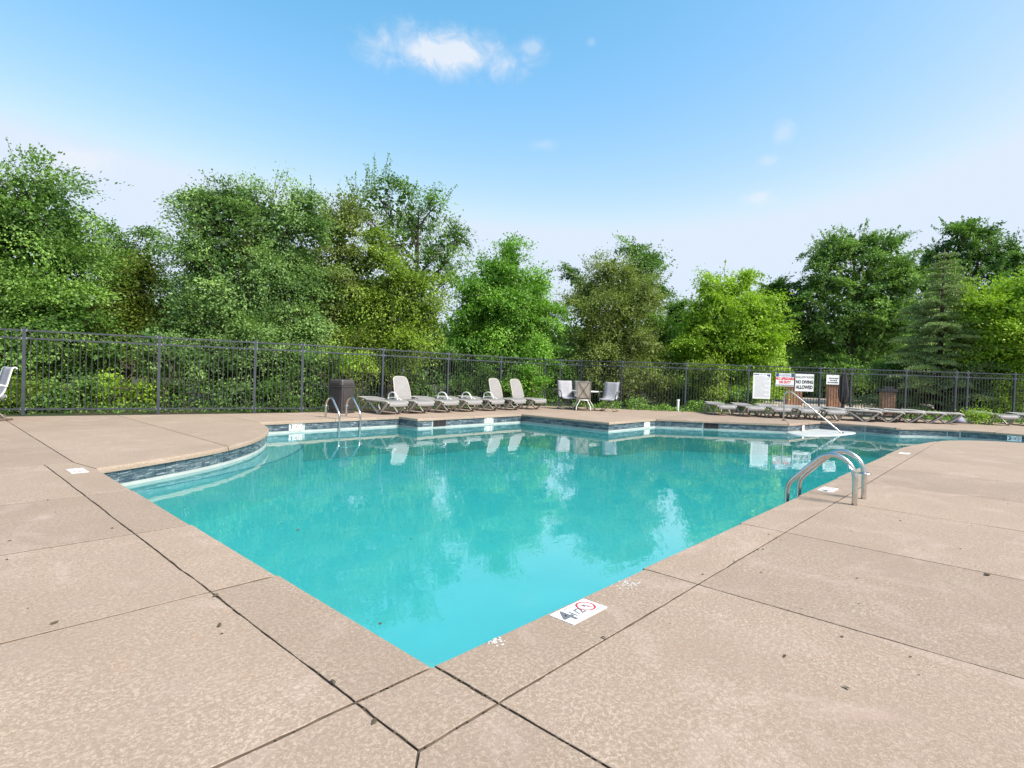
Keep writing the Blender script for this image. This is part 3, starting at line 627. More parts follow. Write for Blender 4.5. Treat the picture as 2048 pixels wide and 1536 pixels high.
# ------------------------------------------------------------------ sun loungers
def lounger_meshes():
    D = {}
    w = 0.29
    side = [(.25, .345), (.07, .285), (.01, .18), (.11, .03), (.16, .022), (.29, .19), (.40, .285), (.50, .31), (.62, .27), (.84, .12), (.97, .025), (1.04, .02), (1.16, .10), (1.30, .22), (1.385, .30), (1.40, .345)]
    for nm, sy in (('L', 1), ('R', -1)):
        pts = smooth_path([(s-.75, sy*(w+.025), z) for s, z in side], 4)
        D['leg'+nm] = MB().tube(pts, 0.028, 8).mesh('leg_frame', M['resin'])
        b = MB(); 
        for s in (.135, 1.0): b.box((s-.75, sy*(w+.025), 0.014), (.075, .05, .028))
        D['foot'+nm] = b.mesh('foot_pad', M['foot'])
        D['rail'+nm] = MB().tube([(s-.75, sy*(w+.025), z) for s, z in ((.22, .345), (.6, .352), (1.0, .355), (1.34, .355), (1.43, .342), (1.47, .31))], [0.02, .026, .026, .026, .024, .018], 8).mesh('side_rail', M['resin'])
    prof = smooth_path([(.40, 0, .348), (.7, 0, .352), (1.05, 0, .362), (1.28, 0, .368), (1.40, 0, .36), (1.465, 0, .33), (1.485, 0, .285), (1.475, 0, .25)], 4)
    v = []; f = []; m = len(prof); cols = [-1, -.97, -.5, 0, .5, .97, 1]
    for p in prof:
        for c in cols: v.append((p.x-.75, c*w, p.z-0.010*(1-c*c) - (0.012 if abs(c) == 1 else 0)))
    nc = len(cols)
    f = [(i*nc+j, i*nc+j+1, (i+1)*nc+j+1, (i+1)*nc+j) for i in range(m-1) for j in range(nc-1)]
    off = len(v); v += [(x, y, z-0.022) for x, y, z in v]; f += [tuple(q+off for q in r[::-1]) for r in f]
    bd = [j for j in range(nc)] + [i*nc+nc-1 for i in range(1, m)] + [(m-1)*nc+j for j in range(nc-2, -1, -1)] + [i*nc for i in range(m-2, 0, -1)]
    f += [(bd[(i+1) % len(bd)], bd[i], bd[i]+off, bd[(i+1) % len(bd)]+off) for i in range(len(bd))]
    D['seat'] = MB().add(v, f, True).mesh('seat', M['resinseat'])
    # backrest panel, hinged at its lower edge, length along +x of its own frame
    L = 0.70; outl = [(0, -.285), (.30, -.275), (L-.12, -.245), (L-.04, -.21), (L-.005, -.13), (L, 0), (L-.005, .13), (L-.04, .21), (L-.12, .245), (.30, .275), (0, .285)]
    o3 = smooth_path([(a, b_, 0) for a, b_ in outl], 3)
    k = len(o3); v = [(p.x, p.y, 0.016+0.02*math.sin(p.x/L*3.1)) for p in o3] + [(p.x, p.y, -0.006+0.02*math.sin(p.x/L*3.1)) for p in o3]
    D['back'] = MB().add(v, [tuple(range(k)), tuple(range(k, 2*k))[::-1]] + [((i+1) % k, i, k+i, k+(i+1) % k) for i in range(k)]).mesh('backrest', M['resinseat'])
    D['rim'] = MB().tube([(p.x, p.y, 0.008+0.02*math.sin(p.x/L*3.1)) for p in o3], 0.017, 8).mesh('backrest_rim', M['resin'])
    D['prop'] = MB().tube([(.40, -.2, -.02), (.34, -.2, -.03), (.34, .2, -.03), (.40, .2, -.02)], 0.010, 6).mesh('prop_bar', M['resin'])
    b = MB(); yy = w+.03
    b.tube(smooth_path([(.52-.75, yy, .355), (.50-.75, yy, .42), (.55-.75, yy, .53), (.70-.75, yy, .575), (.84-.75, yy, .545), (.93-.75, yy, .45), (.97-.75, yy, .36)], 5), 0.019, 8)
    D['arm'] = b.mesh('armrest', M['whiteframe'])
    D['arch'] = MB().tube(smooth_path([(.42-.75, yy+.02, .36), (.50-.75, yy+.02, .405), (.75-.75, yy+.02, .43), (1.0-.75, yy+.02, .405), (1.14-.75, yy+.02, .36)], 5), 0.017, 8).mesh('armrest_foot', M['whiteframe'])
    D['cross'] = MB().tube([(.5-.75, -w, .30), (.5-.75, w, .30)], 0.016, 6).tube([(1.2-.75, -w, .30), (1.2-.75, w, .30)], 0.016, 6).mesh('cross_bar', M['resin'])
    return D
LD = lounger_meshes()
def lounger(x, y, ang, raise_deg, arm, label, group, leg2=True):
    """ang: heading of the foot end; (x, y) is the middle between the two front feet"""
    ox, oy = x-math.cos(ang)*0.25, y-math.sin(ang)*0.25
    t = empty('sun_lounger', (ox, oy, 0), ang); tag(t, label, 'sun lounger', group)
    inst('seat', LD['seat'], t)
    for s in 'LR':
        l = inst('leg_frame', LD['leg'+s], t); inst('foot_pad', LD['foot'+s], l)['kind'] = 'stuff'; inst('side_rail', LD['rail'+s], t)
    inst('cross_bar', LD['cross'], t)
    mw = Matrix.Translation((.42-.75, 0, .352)) @ Matrix.Rotation(math.pi, 4, 'Z') @ Matrix.Rotation(-math.radians(raise_deg), 4, 'Y')
    b = inst('backrest', LD['back'], t, mw=mw); inst('backrest_rim', LD['rim'], b)
    if raise_deg > 20: inst('prop_bar', LD['prop'], b)
    if arm:
        a = inst('armrest', LD['arm'], t); inst('armrest_foot', LD['arch'], a)
    return t
GL = 'beige resin loungers lined up by the dark bin'; GR = 'beige resin loungers lined up under the notice boards'
DOWN = -math.pi/2
lx = [7.60, 8.50, 9.42, 10.38, 11.36, 12.40, 13.46]
ll = ['flat beige lounger with white arm loop standing closest to the dark bin', 'lounger with raised back between the flat ones, second from the bin',
      'flat lounger with arm loop just past the single raised backrest', 'flat lounger with arm loop, middle one of the row by the bin', 'flat lounger with arm loop directly before the pair of raised backrests',
      'raised-back lounger touching the flat ones, first of the raised pair', 'raised-back lounger at the row end nearest the patio chairs']
for i, x in enumerate(lx):
    up = i in (1, 5, 6); lounger(x, 11.12-0.02*i, DOWN+0.02*(i % 3-1), 70+(i % 2)*2 if up else 3, not up, ll[i], GL)
AF = math.atan2(-.656, -.755)
rl = ['lounger lying flat at the end of the row below the fence, nearest the white pipe', 'flat lounger in the row below the tall printed board, second from the white pipe', 'flat lounger standing directly behind the upright of the stair handrail',
      'flat lounger half hidden behind the sloping stair handrail', 'flat lounger at the break of the row, right below the smallest notice board']
for (x, y), lb_ in zip([(18.16, 6.08), (18.52, 5.24), (18.86, 4.50), (19.14, 3.74), (19.50, 3.03)], rl): lounger(x, y, AF+0.02, 3, False, lb_, GR)
rl = ['flat lounger turned sideways, first one past the smallest notice board', 'flat sideways lounger, second past the smallest notice board', 'flat sideways lounger in the middle of the row before the conifer', 'flat sideways lounger next to last before the row end by the conifer', 'flat sideways lounger closing the row, before the bare fence corner']
for (x, y), lb_ in zip([(20.45, 2.15), (21.1, 1.6), (21.72, 1.10), (22.22, 0.60), (22.62, 0.16)], rl): lounger(x, y, DOWN+0.12, 3, False, lb_, GR)
lounger(24.15, -1.15, AF-0.05, 3, False, 'flat lounger standing alone beside the bright green weed', GR)
lounger(24.75, -2.25, AF-0.05, 3, False, 'flat lounger cut by the picture edge, past the weed', GR)

# ------------------------------------------------------------------ patio chairs, tilted table, white table
def sling_chair(x, y, ang, label, sling='sling', frame='dkframe'):
    t = empty('patio_chair', (x, y, 0), ang); tag(t, label, 'patio chair', 'sling chairs with spring rocker bases')
    prof = smooth_path([(-.36, 0, 1.00), (-.33, 0, 1.025), (-.29, 0, 1.0), (-.25, 0, .85), (-.21, 0, .68), (-.15, 0, .52), (-.06, 0, .445), (.08, 0, .43), (.24, 0, .45), (.29, 0, .435), (.30, 0, .40)], 4)
    w = .26; v = []; m = len(prof)
    for p in prof:
        for c in (-1, -.5, 0, .5, 1): v.append((p.x-.012*(1-c*c), c*w, p.z-.012*(1-c*c)))
    f = [(i*5+j, i*5+j+1, (i+1)*5+j+1, (i+1)*5+j) for i in range(m-1) for j in range(4)]
    b = MB().add(v, f, True); o = b.build('sling', M[sling], t); s = o.modifiers.new('thickness', 'SOLIDIFY'); s.thickness = .008
    for sy in (-1, 1):
        MB().tube([(p.x, sy*(w+.012), p.z-.006) for p in prof], .014, 8).build('side_frame', M[frame], t)
        pa = smooth_path([(-.215, sy*(w+.03), .66), (-.05, sy*(w+.05), .685), (.14, sy*(w+.055), .67), (.235, sy*(w+.05), .61), (.255, sy*(w+.04), .52), (.20, sy*(w+.03), .42)], 5)
        MB().tube(pa, .016, 8).build('arm', M[frame], t)
        MB().box((.03, sy*(w+.055), .69), (.24, .045, .02)).build('arm_pad', M['bronze'], t)
        MB().tube(smooth_path([(.0, sy*.02, .36), (.10, sy*.10, .2), (.20, sy*.19, .075), (.27, sy*.25, .035)], 4), .013, 7).build('leg', M['bronze'], t)
        MB().tube(smooth_path([(-.02, sy*.02, .36), (-.10, sy*.10, .2), (-.19, sy*.19, .075), (-.26, sy*.25, .035)], 4), .013, 7).build('leg', M['bronze'], t)
        MB().tube([(-.31, sy*.25, .03), (0, sy*.27, .018), (.31, sy*.25, .03)], .017, 7).build('rocker_bar', M['rocker'], t)
    k = MB(); k.cyl((0, 0, .34), .05, .07, 14); k.box((0, 0, .40), (.34, .46, .025)); k.build('seat_spring', M['dkframe'], t)
    return t
tocam = lambda x, y: math.atan2(CAM.y-y, CAM.x-x)
sling_chair(14.72, 10.35, tocam(14.72, 10.35)+0.35, 'grey sling chair on a rocker base, nearest the raised loungers')
sling_chair(15.62, 10.35, tocam(15.62, 10.35)+0.0, 'grey sling chair half hidden behind the tan tilted panel')
sling_chair(15.42, 9.02, tocam(15.42, 9.02)-0.3, 'grey sling chair on a rocker base, nearest the white pipe')
sling_chair(-0.36, 12.75, math.pi*1.05, 'pale sling chair at the picture edge with its back bowed', 'sling', 'whiteframe')
sling_chair(-0.40, 13.3, -0.35, 'pale sling chair behind the bowed one, only its arm and seat edge showing', 'sling', 'whiteframe')
# chair seen from behind: tan panel with crossed braces on white flared legs
ang = tocam(14.72, 9.62)
t = empty('crossback_chair', (14.72, 9.62, 0), ang); tag(t, 'tan backed chair with crossed braces and white flared legs, seen from behind', 'patio chair')
MB().box((0, 0, .72), (.014, .44, .56)).build('back_panel', M['tansling'], t)
k = MB()
for sy in (-1, 1): k.box((.004, sy*.235, .70), (.03, .028, .66))
k.box((.004, 0, 1.02), (.034, .498, .028)); k.box((.004, 0, .40), (.03, .442, .028)); k.box((.004, 0, .445), (.03, .442, .018)); k.build('back_frame', M['bronze'], t)
for sy in (-1, 1):
    MB().tube(smooth_path([(.02, sy*.17, .99), (.022, sy*.10, .86), (.024, sy*.012, .73), (.022, sy*.06, .62), (.02, sy*.165, .46)], 5), .009, 6).build('cross_brace', M['rocker'], t)
    MB().tube(smooth_path([(.06, sy*.13, .37), (.07, sy*.16, .30), (.10, sy*.235, .15), (.11, sy*.25, .01)], 4), .017, 8).build('leg', M['whiteframe'], t)
    MB().tube(smooth_path([(-.30, sy*.20, .37), (-.32, sy*.27, .26), (-.36, sy*.35, .12), (-.36, sy*.37, .01)], 4), .017, 8).build('leg', M['whiteframe'], t)
    MB().tube([(.06, sy*.13, .37), (-.30, sy*.20, .37)], .015, 8).build('seat_rail', M['whiteframe'], t)
k = MB().tube([(.06, -.14, .37), (.06, .14, .37)], .017, 8); k.build('front_bar', M['whiteframe'], t)
MB().box((-.14, 0, .385), (.40, .34, .014)).build('seat', M['tansling'], t)
k = MB().tube([(.10, -.33, .014), (.10, .33, .014)], .014, 6); k.build('rocker_bar', M['rocker'], t)
t = empty('round_table', (15.2, 9.85, 0)); tag(t, 'round white patio table among the grey sling chairs', 'table')
k = MB().cyl((0, 0, .655), .52, .03, 40); k.build('table_top', M['whiteframe'], t, .008)
for q in range(4):
    a = q*math.pi/2+.5; MB().tube(smooth_path([(.1*math.cos(a), .1*math.sin(a), .65), (.14*math.cos(a), .14*math.sin(a), .35), (.34*math.cos(a), .34*math.sin(a), .01)], 4), .016, 7).build('leg', M['bronze'], t)

# ------------------------------------------------------------------ bin, pipe
t = empty('waste_bin', (6.62, 11.9, 0), math.radians(42.4-90+62-90)); tag(t, 'square brown-black waste bin with hooded lid by the fence', 'waste bin')
k = MB().box((0, 0, .37), (.47, .47, .66), 0, 1.05); k.build('body', M['bin'], t, .02)
k = MB().box((0, 0, .03), (.50, .50, .06)); k.build('base_band', M['bin'], t, .01)
k = MB()
for sx, sy in ((1, 0), (-1, 0), (0, 1), (0, -1)):
    k.box((sx*.247, sy*.247, .37), (.012 if sx else .36, .012 if sy else .36, .52))
k.build('side_panel', M['bin'], t, .004)
k = MB().box((0, 0, .715), (.52, .52, .035)); k.build('lid_rim', M['binlid'], t, .008)
k = MB().box((0, 0, .82), (.51, .51, .18), 0, .9); k.build('lid', M['binlid'], t, .045)
k = MB()
for sx, sy in ((1, 0), (-1, 0), (0, 1), (0, -1)): k.box((sx*.25, sy*.25, .78), (.012 if sx else .34, .012 if sy else .34, .075))
k.build('lid_flap', M['bin'], t, .004)
t = empty('plastic_pipe', (18.38, 7.86, -0.06)); tag(t, 'short upright white plastic pipe standing before the fence', 'pipe')
MB().cyl((0, 0, 0), .045, .47, 16).build('pipe_stem', M['pvc'], t); MB().cyl((0, 0, .45), .055, .06, 16).build('pipe_cap', M['pvc'], t)

t = empty('cloth_bundle', (23.55, -0.12, 0)); tag(t, 'small pale grey-lilac bundle lying by the fence next to the last sideways lounger', 'bundle')
k = MB(); rr = random.Random(8); v = []; nn = 12
for a_, (zz, r_) in enumerate([(0.0, .17), (.05, .21), (.14, .19), (.22, .12), (.25, .03)]):
    for i in range(nn): q = r_*rr.uniform(.8, 1.15); v.append((q*1.25*math.cos(2*math.pi*i/nn), q*math.sin(2*math.pi*i/nn), zz+rr.uniform(-.012, .012)))
k.add(v, [(a_*nn+i, a_*nn+(i+1) % nn, (a_+1)*nn+(i+1) % nn, (a_+1)*nn+i) for a_ in range(4) for i in range(nn)] + [tuple(range(4*nn, 5*nn))], True)
k.build('cloth', M['lilac_cloth'], t)
k = MB().tube(smooth_path([(.05, -.1, .2), (.12, -.2, .13), (.16, -.24, .03)], 4), .012, 6); k.build('tie', M['whiteframe'], t)

# ------------------------------------------------------------------ beyond the fence: brick piers, closed umbrellas
def pier(x, y, w, h, label):
    t = empty('brick_pier', (x, y, -0.03), tocam(x, y)+0.25); tag(t, label, 'brick pier', 'brick piers with dark caps beyond the fence')
    MB().box((0, 0, h/2), (w-.03, w-.03, h)).build('mortar_core', M['mortar'], t)
    b = MB(); rows_ = int(h/.075); rr = random.Random(int(x*10))
    for i in range(rows_):
        z = .037+i*.075; k_ = max(2, int(w/.2)); bw = w/k_
        for side in range(4):
            a = side*math.pi/2
            for j in range(k_+1):
                u = -w/2 + (j-.5*(i % 2))*bw+bw/2
                lo, hi = max(-w/2, u-bw/2+.006), min(w/2, u+bw/2-.006)
                if hi-lo < .03: continue
                c_ = (lo+hi)/2; e = w/2-.008+rr.uniform(-.003, .003)
                b.box((math.cos(a)*e-math.sin(a)*c_, math.sin(a)*e+math.cos(a)*c_, z), (.03, hi-lo, .062), a)
    o = b.build('brick_course', M['brick'], t); o['kind'] = 'stuff'
    k = MB().box((0, 0, h+.06), (w+.14, w+.14, .12)); k.box((0, 0, h+.17), (w*.75, w*.75, .10)); k.build('cap', M['cap'], t, .01)
pier(33.1, 8.0, .80, 1.15, 'widest brick pier beyond the fence, below the no diving board')
pier(33.0, 5.9, .58, 1.22, 'brick pier beyond the fence beneath the smallest notice board')
pier(26.3, 2.42, .46, 1.0, 'lowest brick pier, standing close behind the fence before the conifer')
def closed_umbrella(x, y, z, h, tilt, rz, label, basep=True):
    t = empty('closed_umbrella', (x, y, z), rz); tag(t, label, 'umbrella', 'closed dark umbrellas beyond the fence')
    R_ = Matrix.Rotation(tilt, 4, 'Y')
    k = MB(); k.tube([R_ @ Vector((0, 0, q)) for q in (0, h*.5, h+.05)], .025, 8); k.build('pole', M['dkframe'], t)
    v = []; nn = 14; prof = [(.12, .07), (.2, .15), (.30, .21), (.45, .22), (.7, .17), (.9, .10), (1.0, .03)]
    for zz, r_ in prof:
        for i in range(nn): rr = r_*(1+.18*(i % 2)); v.append(R_ @ Vector((rr*math.cos(2*math.pi*i/nn), rr*math.sin(2*math.pi*i/nn), zz*h)))
    k = MB().add(v, [(a*nn+i, a*nn+(i+1) % nn, (a+1)*nn+(i+1) % nn, (a+1)*nn+i) for a in range(len(prof)-1) for i in range(nn)]); k.build('canopy', M['canvas'], t)
    if basep:
        k = MB().cyl((0, 0, 0), .5, .06, 24, .42); k.cyl((0, 0, .06), .10, .22, 12, .06); k.build('base', M['canvas'], t)
    return t
closed_umbrella(31.6, 5.15, -0.03, 2.0, 0, 0, 'dark closed umbrella upright on a wide base beside a brick pier')
closed_umbrella(26.6, 9.05, -0.06, 1.75, 0.9, tocam(27, 9)+1.45, 'dark closed umbrella leaning over behind the fence post left of the boards', False)
closed_umbrella(33.6, 9.3, -0.05, 1.35, 0.05, 0, 'thin dark closed umbrella just behind the red lettered board', False)

# ------------------------------------------------------------------ vegetation
def leaf_mesh(name, P, A, N, L, Wd, tint, mat):
    """P base points, A leaf directions, N leaf normals, L lengths: one folded two-triangle leaf each"""
    A = A/np.linalg.norm(A, axis=1, keepdims=True); N = N - A*np.sum(N*A, 1, keepdims=True); N /= (np.linalg.norm(N, axis=1, keepdims=True)+1e-9)
    B = np.cross(N, A); k = len(P); L = L[:, None]
    v = np.empty((k, 4, 3), np.float32)
    v[:, 0] = P; v[:, 1] = P + A*L*.48 + B*L*Wd*.5 + N*L*.10; v[:, 2] = P + A*L - N*L*.06; v[:, 3] = P + A*L*.48 - B*L*Wd*.5 + N*L*.10
    idx = (np.arange(k)*4)[:, None] + np.array([0, 3, 2, 0, 2, 1])[None]
    me = bpy.data.meshes.new(name); me.vertices.add(k*4); me.vertices.foreach_set('co', v.ravel())
    me.loops.add(k*6); me.loops.foreach_set('vertex_index', idx.ravel().astype(np.int32))
    me.polygons.add(k*2); me.polygons.foreach_set('loop_start', np.arange(0, k*6, 3, dtype=np.int32))
    me.update(calc_edges=True)
    at = me.attributes.new('tint', 'FLOAT', 'FACE'); at.data.foreach_set('value', np.repeat(np.clip(tint, 0, 1), 2).astype(np.float32))
    me.materials.append(mat); return me
def unit(a): return a/(np.linalg.norm(a, axis=-1, keepdims=True)+1e-9)
SPRIGS = []
def crown(lobes, rng, leaf, dens=1.55, per=210, cr=0.56, twigs=7, droop=0.15, flat=0.15, inner=0.72, tip=1.05, fill=.55, gap=-.30, wr=0.62, ground=None):
    """leaf clusters spread through overlapping lobes; returns leaf arrays and the cluster centres for the limbs"""
    LO = np.array([(x, y, z, rx, rx, rz) for x, y, z, rx, rz in lobes], float)
    Ps, As, Ns, Ts, Ls = [], [], [], [], []; cent = []; SPRIGS.clear()
    for li, lo in enumerate(LO):
        c, r = lo[:3], lo[3:]; ar = 4*math.pi*(((r[0]*r[1])**1.6+2*(r[0]*r[2])**1.6)/3)**(1/1.6)
        k = max(6, int(1.35*ar*dens/(cr*cr*2.6)))
        d = unit(rng.normal(size=(k, 3))); rad = 1 - np.abs(rng.normal(0, .17, k))*1.0; rad = np.where(rng.random(k) < .16, rng.uniform(.35, .8, k), rad)
        lump = 1 + .16*np.sin(d[:, 0]*5.1+li)*np.sin(d[:, 1]*4.3+2*li) + .10*np.sin(d[:, 2]*8+d[:, 0]*7+li)
        q = c + d*r*(rad*lump)[:, None]
        gn = np.sin(q[:, 0]*3.9+q[:, 2]*1.7+li)*np.sin(q[:, 1]*3.5-q[:, 2]*1.3+1.7*li) + .8*np.sin(q[:, 2]*4.4+q[:, 0]*1.9-q[:, 1]*1.5+.6*li)
        q = q + d*r*(.11*np.clip(gn, -1, 1))[:, None]; keep = gn > gap
        for lj, l2 in enumerate(LO):
            if lj != li: keep &= np.linalg.norm((q-l2[:3])/l2[3:], axis=1) > inner
        if ground is not None: keep &= q[:, 2] > ground+.05
        q, d = q[keep], d[keep]; k = len(q)
        if not k: continue
        cent.append((li, q))
        o = unit(d/r); a = unit(o*.9 + rng.normal(0, .45, (k, 3)) + np.array([0, 0, -droop])); up = unit(np.array([0, 0, 1.0])+o*.38+rng.normal(0, .17, (k, 3)))
        up = unit(up - a*np.sum(up*a, 1, keepdims=True)); b = np.cross(up, a); size = cr*rng.uniform(.6, 1.35, k); tc_ = rng.normal(.42, .22, k)
        nl = np.maximum(8, (per*(size/cr)**1.6*rng.uniform(.55, 1.25, k)).astype(int)); rep = np.repeat(np.arange(k), nl); m = len(rep)
        u = rng.normal(.15, .52, m); v = rng.normal(0, .52, m)*(1.05-.3*np.clip(u, 0, 1)); w_ = rng.normal(0, flat, m)
        s = size[rep]; P = q[rep] + a[rep]*(u*s)[:, None] + b[rep]*(v*s)[:, None] + up[rep]*(w_*s - .42*s*(u*u+v*v)*.6)[:, None]
        A = a[rep]*(.5+u)[:, None] + b[rep]*(v*1.2)[:, None] + rng.normal(0, .5, (m, 3)) + np.array([0, 0, -.28])
        N = up[rep]*1.0 + rng.normal(0, .55, (m, 3))
        Ps.append(P); As.append(A); Ns.append(N); Ts.append(tc_[rep]+rng.normal(0, .16, m)); Ls.append(.8*leaf*rng.uniform(.65, 1.25, m))
        # bigger leaves filling the crown, tinted darker to paint shade into its gaps
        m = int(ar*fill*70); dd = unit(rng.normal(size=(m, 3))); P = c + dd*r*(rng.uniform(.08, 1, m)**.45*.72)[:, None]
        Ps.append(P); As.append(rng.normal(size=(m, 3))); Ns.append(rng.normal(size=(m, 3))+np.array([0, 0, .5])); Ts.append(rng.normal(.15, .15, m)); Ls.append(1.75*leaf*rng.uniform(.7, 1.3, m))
        # loose sprigs that break the outline
        kt = int(twigs*ar/8)
        if kt:
            d = unit(rng.normal(size=(kt, 3))+np.array([0, 0, .45])); st = c + d*r*.86; g = unit(d*.8+np.array([0, 0, .55])+rng.normal(0, .3, (kt, 3))); ln = tip*rng.uniform(.35, 1.0, kt)*min(1.0, r.mean())
            ok = np.ones(kt, bool)
            for lj, l2 in enumerate(LO):
                if lj != li: ok &= np.linalg.norm((st-l2[:3])/l2[3:], axis=1) > .9
            st, g, ln = st[ok], g[ok], ln[ok]; kt = len(st)
            if kt:
                nl = np.maximum(6, (ln*34).astype(int)); rep = np.repeat(np.arange(kt), nl); m = len(rep); t = rng.random(m)
                P = st[rep] + g[rep]*(t*ln[rep])[:, None] + rng.normal(0, .06, (m, 3))*(1.2-t)[:, None]; A = g[rep]*.6+rng.normal(0, .6, (m, 3)); N = rng.normal(0, .6, (m, 3))+np.array([0, 0, .6])
                Ps.append(P); As.append(A); Ns.append(N); Ts.append(rng.normal(.45, .16, m)); Ls.append(.85*leaf*rng.uniform(.6, 1.05, m))
                cent.append((li, st)); SPRIGS.extend(zip(st - g*.25, st + g*ln[:, None]*.95))
    P = np.concatenate(Ps); A = np.concatenate(As); N = np.concatenate(Ns); T = np.concatenate(Ts); L = np.concatenate(Ls)
    if ground is not None:
        k = P[:, 2] > ground; P, A, N, T, L = P[k], A[k], N[k], T[k], L[k]
    return (P, A, N, L, np.full((len(P), 1), wr), T), cent
def limb_path(a, b, rr, sag=0.12):
    a, b = Vector(a), Vector(b); m = (a+b)/2 + Vector((rr.uniform(-1, 1), rr.uniform(-1, 1), rr.uniform(0, .8)))*(b-a).length*sag
    return smooth_path([a, m, b], 3)
def tree(name, label, lobes, base, mat, seed, leaf=.13, trunk_r=.14, cat='tree', group=None, stems=1, crown_name='crown', **kw):
    rng = np.random.default_rng(seed); rr = random.Random(seed)
    t = empty(name, base); tag(t, label, cat, group); B = np.array(base)
    bumps = []
    for lx, ly, lz, lr, lh in lobes:
        for q in range(3 if lr > .6 else 1):
            a = rr.uniform(0, 6.28); e = rr.uniform(-.15, 1.25); f_ = rr.uniform(.22, .40)
            up_ = e > .65; bumps.append((lx+lr*.84*math.cos(a)*math.cos(e), ly+lr*.84*math.sin(a)*math.cos(e), lz+lh*.78*math.sin(e), lr*f_*(.75 if up_ else 1), lh*f_*(rr.uniform(1.1, 1.6) if up_ else rr.uniform(.8, 1.2))))
    arr, cent = crown(list(lobes)+bumps, rng, leaf, **kw); lobes = list(lobes); sprigs = list(SPRIGS)
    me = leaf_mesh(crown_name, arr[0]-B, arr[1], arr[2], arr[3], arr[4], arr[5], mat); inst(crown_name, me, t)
    tb = MB(); top = max(l[2]-l[4]*.1 for l in lobes); cx_ = sum(l[0] for l in lobes)/len(lobes); cy_ = sum(l[1] for l in lobes)/len(lobes)
    axis = []
    for s in range(stems):
        off = Vector((rr.uniform(-1, 1), rr.uniform(-1, 1), 0))*(.0 if stems == 1 else .9)
        p = smooth_path([Vector((0, 0, -.15))+off*.25, Vector(((cx_-base[0])*.25+rr.uniform(-.2, .2), (cy_-base[1])*.25, (top-base[2])*.33))+off*.6, Vector(((cx_-base[0])*.7, (cy_-base[1])*.7, (top-base[2])*.7))+off, Vector((cx_-base[0], cy_-base[1], top-base[2]))+off], 5)
        r0 = trunk_r/(stems**.5); tb.tube(p, [r0*(1.1-1.02*i/(len(p)-1)) if i else r0*1.4 for i in range(len(p))], 8); axis += p
    for li, lo in enumerate(lobes):
        c = Vector((lo[0]-base[0], lo[1]-base[1], lo[2]-base[2])); hd = min((Vector((p.x-c.x, p.y-c.y, 0)).length for p in axis)); a = min(axis, key=lambda p: abs(p.z-max(.6, c.z-.4-hd*.9)))
        r0 = trunk_r*.3; pth = limb_path(a, c, rr); tb.tube(pth, [r0*(1-.6*i/(len(pth)-1)) for i in range(len(pth))], 6)
        qs = [q for l_, q in cent if l_ == li]
        if not qs: continue
        qs = np.concatenate(qs)
        for q in qs[rng.permutation(len(qs))[:min(len(qs), 22)]]:
            tw = limb_path(c.lerp(a, rr.uniform(0, .35)), Vector(q-B), rr, .15); tb.tube(tw, [.016*(1-.7*i/(len(tw)-1)) for i in range(len(tw))], 4, caps=False)
    for a, b in sprigs:
        a, b = Vector(a-B), Vector(b-B); tb.tube([a, b], [.011, .004], 3, caps=False)
    tb.build('trunk', M['bark'], t); return t
LM = {
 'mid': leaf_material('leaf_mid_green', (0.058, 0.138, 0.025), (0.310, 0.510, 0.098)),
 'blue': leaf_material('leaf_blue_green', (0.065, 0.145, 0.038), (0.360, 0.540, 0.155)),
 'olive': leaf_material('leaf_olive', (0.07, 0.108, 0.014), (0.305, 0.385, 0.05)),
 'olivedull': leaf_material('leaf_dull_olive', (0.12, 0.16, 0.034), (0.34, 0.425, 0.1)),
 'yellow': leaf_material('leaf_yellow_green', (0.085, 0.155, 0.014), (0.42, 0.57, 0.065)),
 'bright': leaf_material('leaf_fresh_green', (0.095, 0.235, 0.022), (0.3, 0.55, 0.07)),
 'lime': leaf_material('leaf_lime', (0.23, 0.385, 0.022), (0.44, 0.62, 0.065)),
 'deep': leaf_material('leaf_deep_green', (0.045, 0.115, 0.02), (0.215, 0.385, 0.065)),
 'cedar': leaf_material('needle_grey_green', (0.165, 0.245, 0.075), (0.415, 0.525, 0.215), 0.15),
}
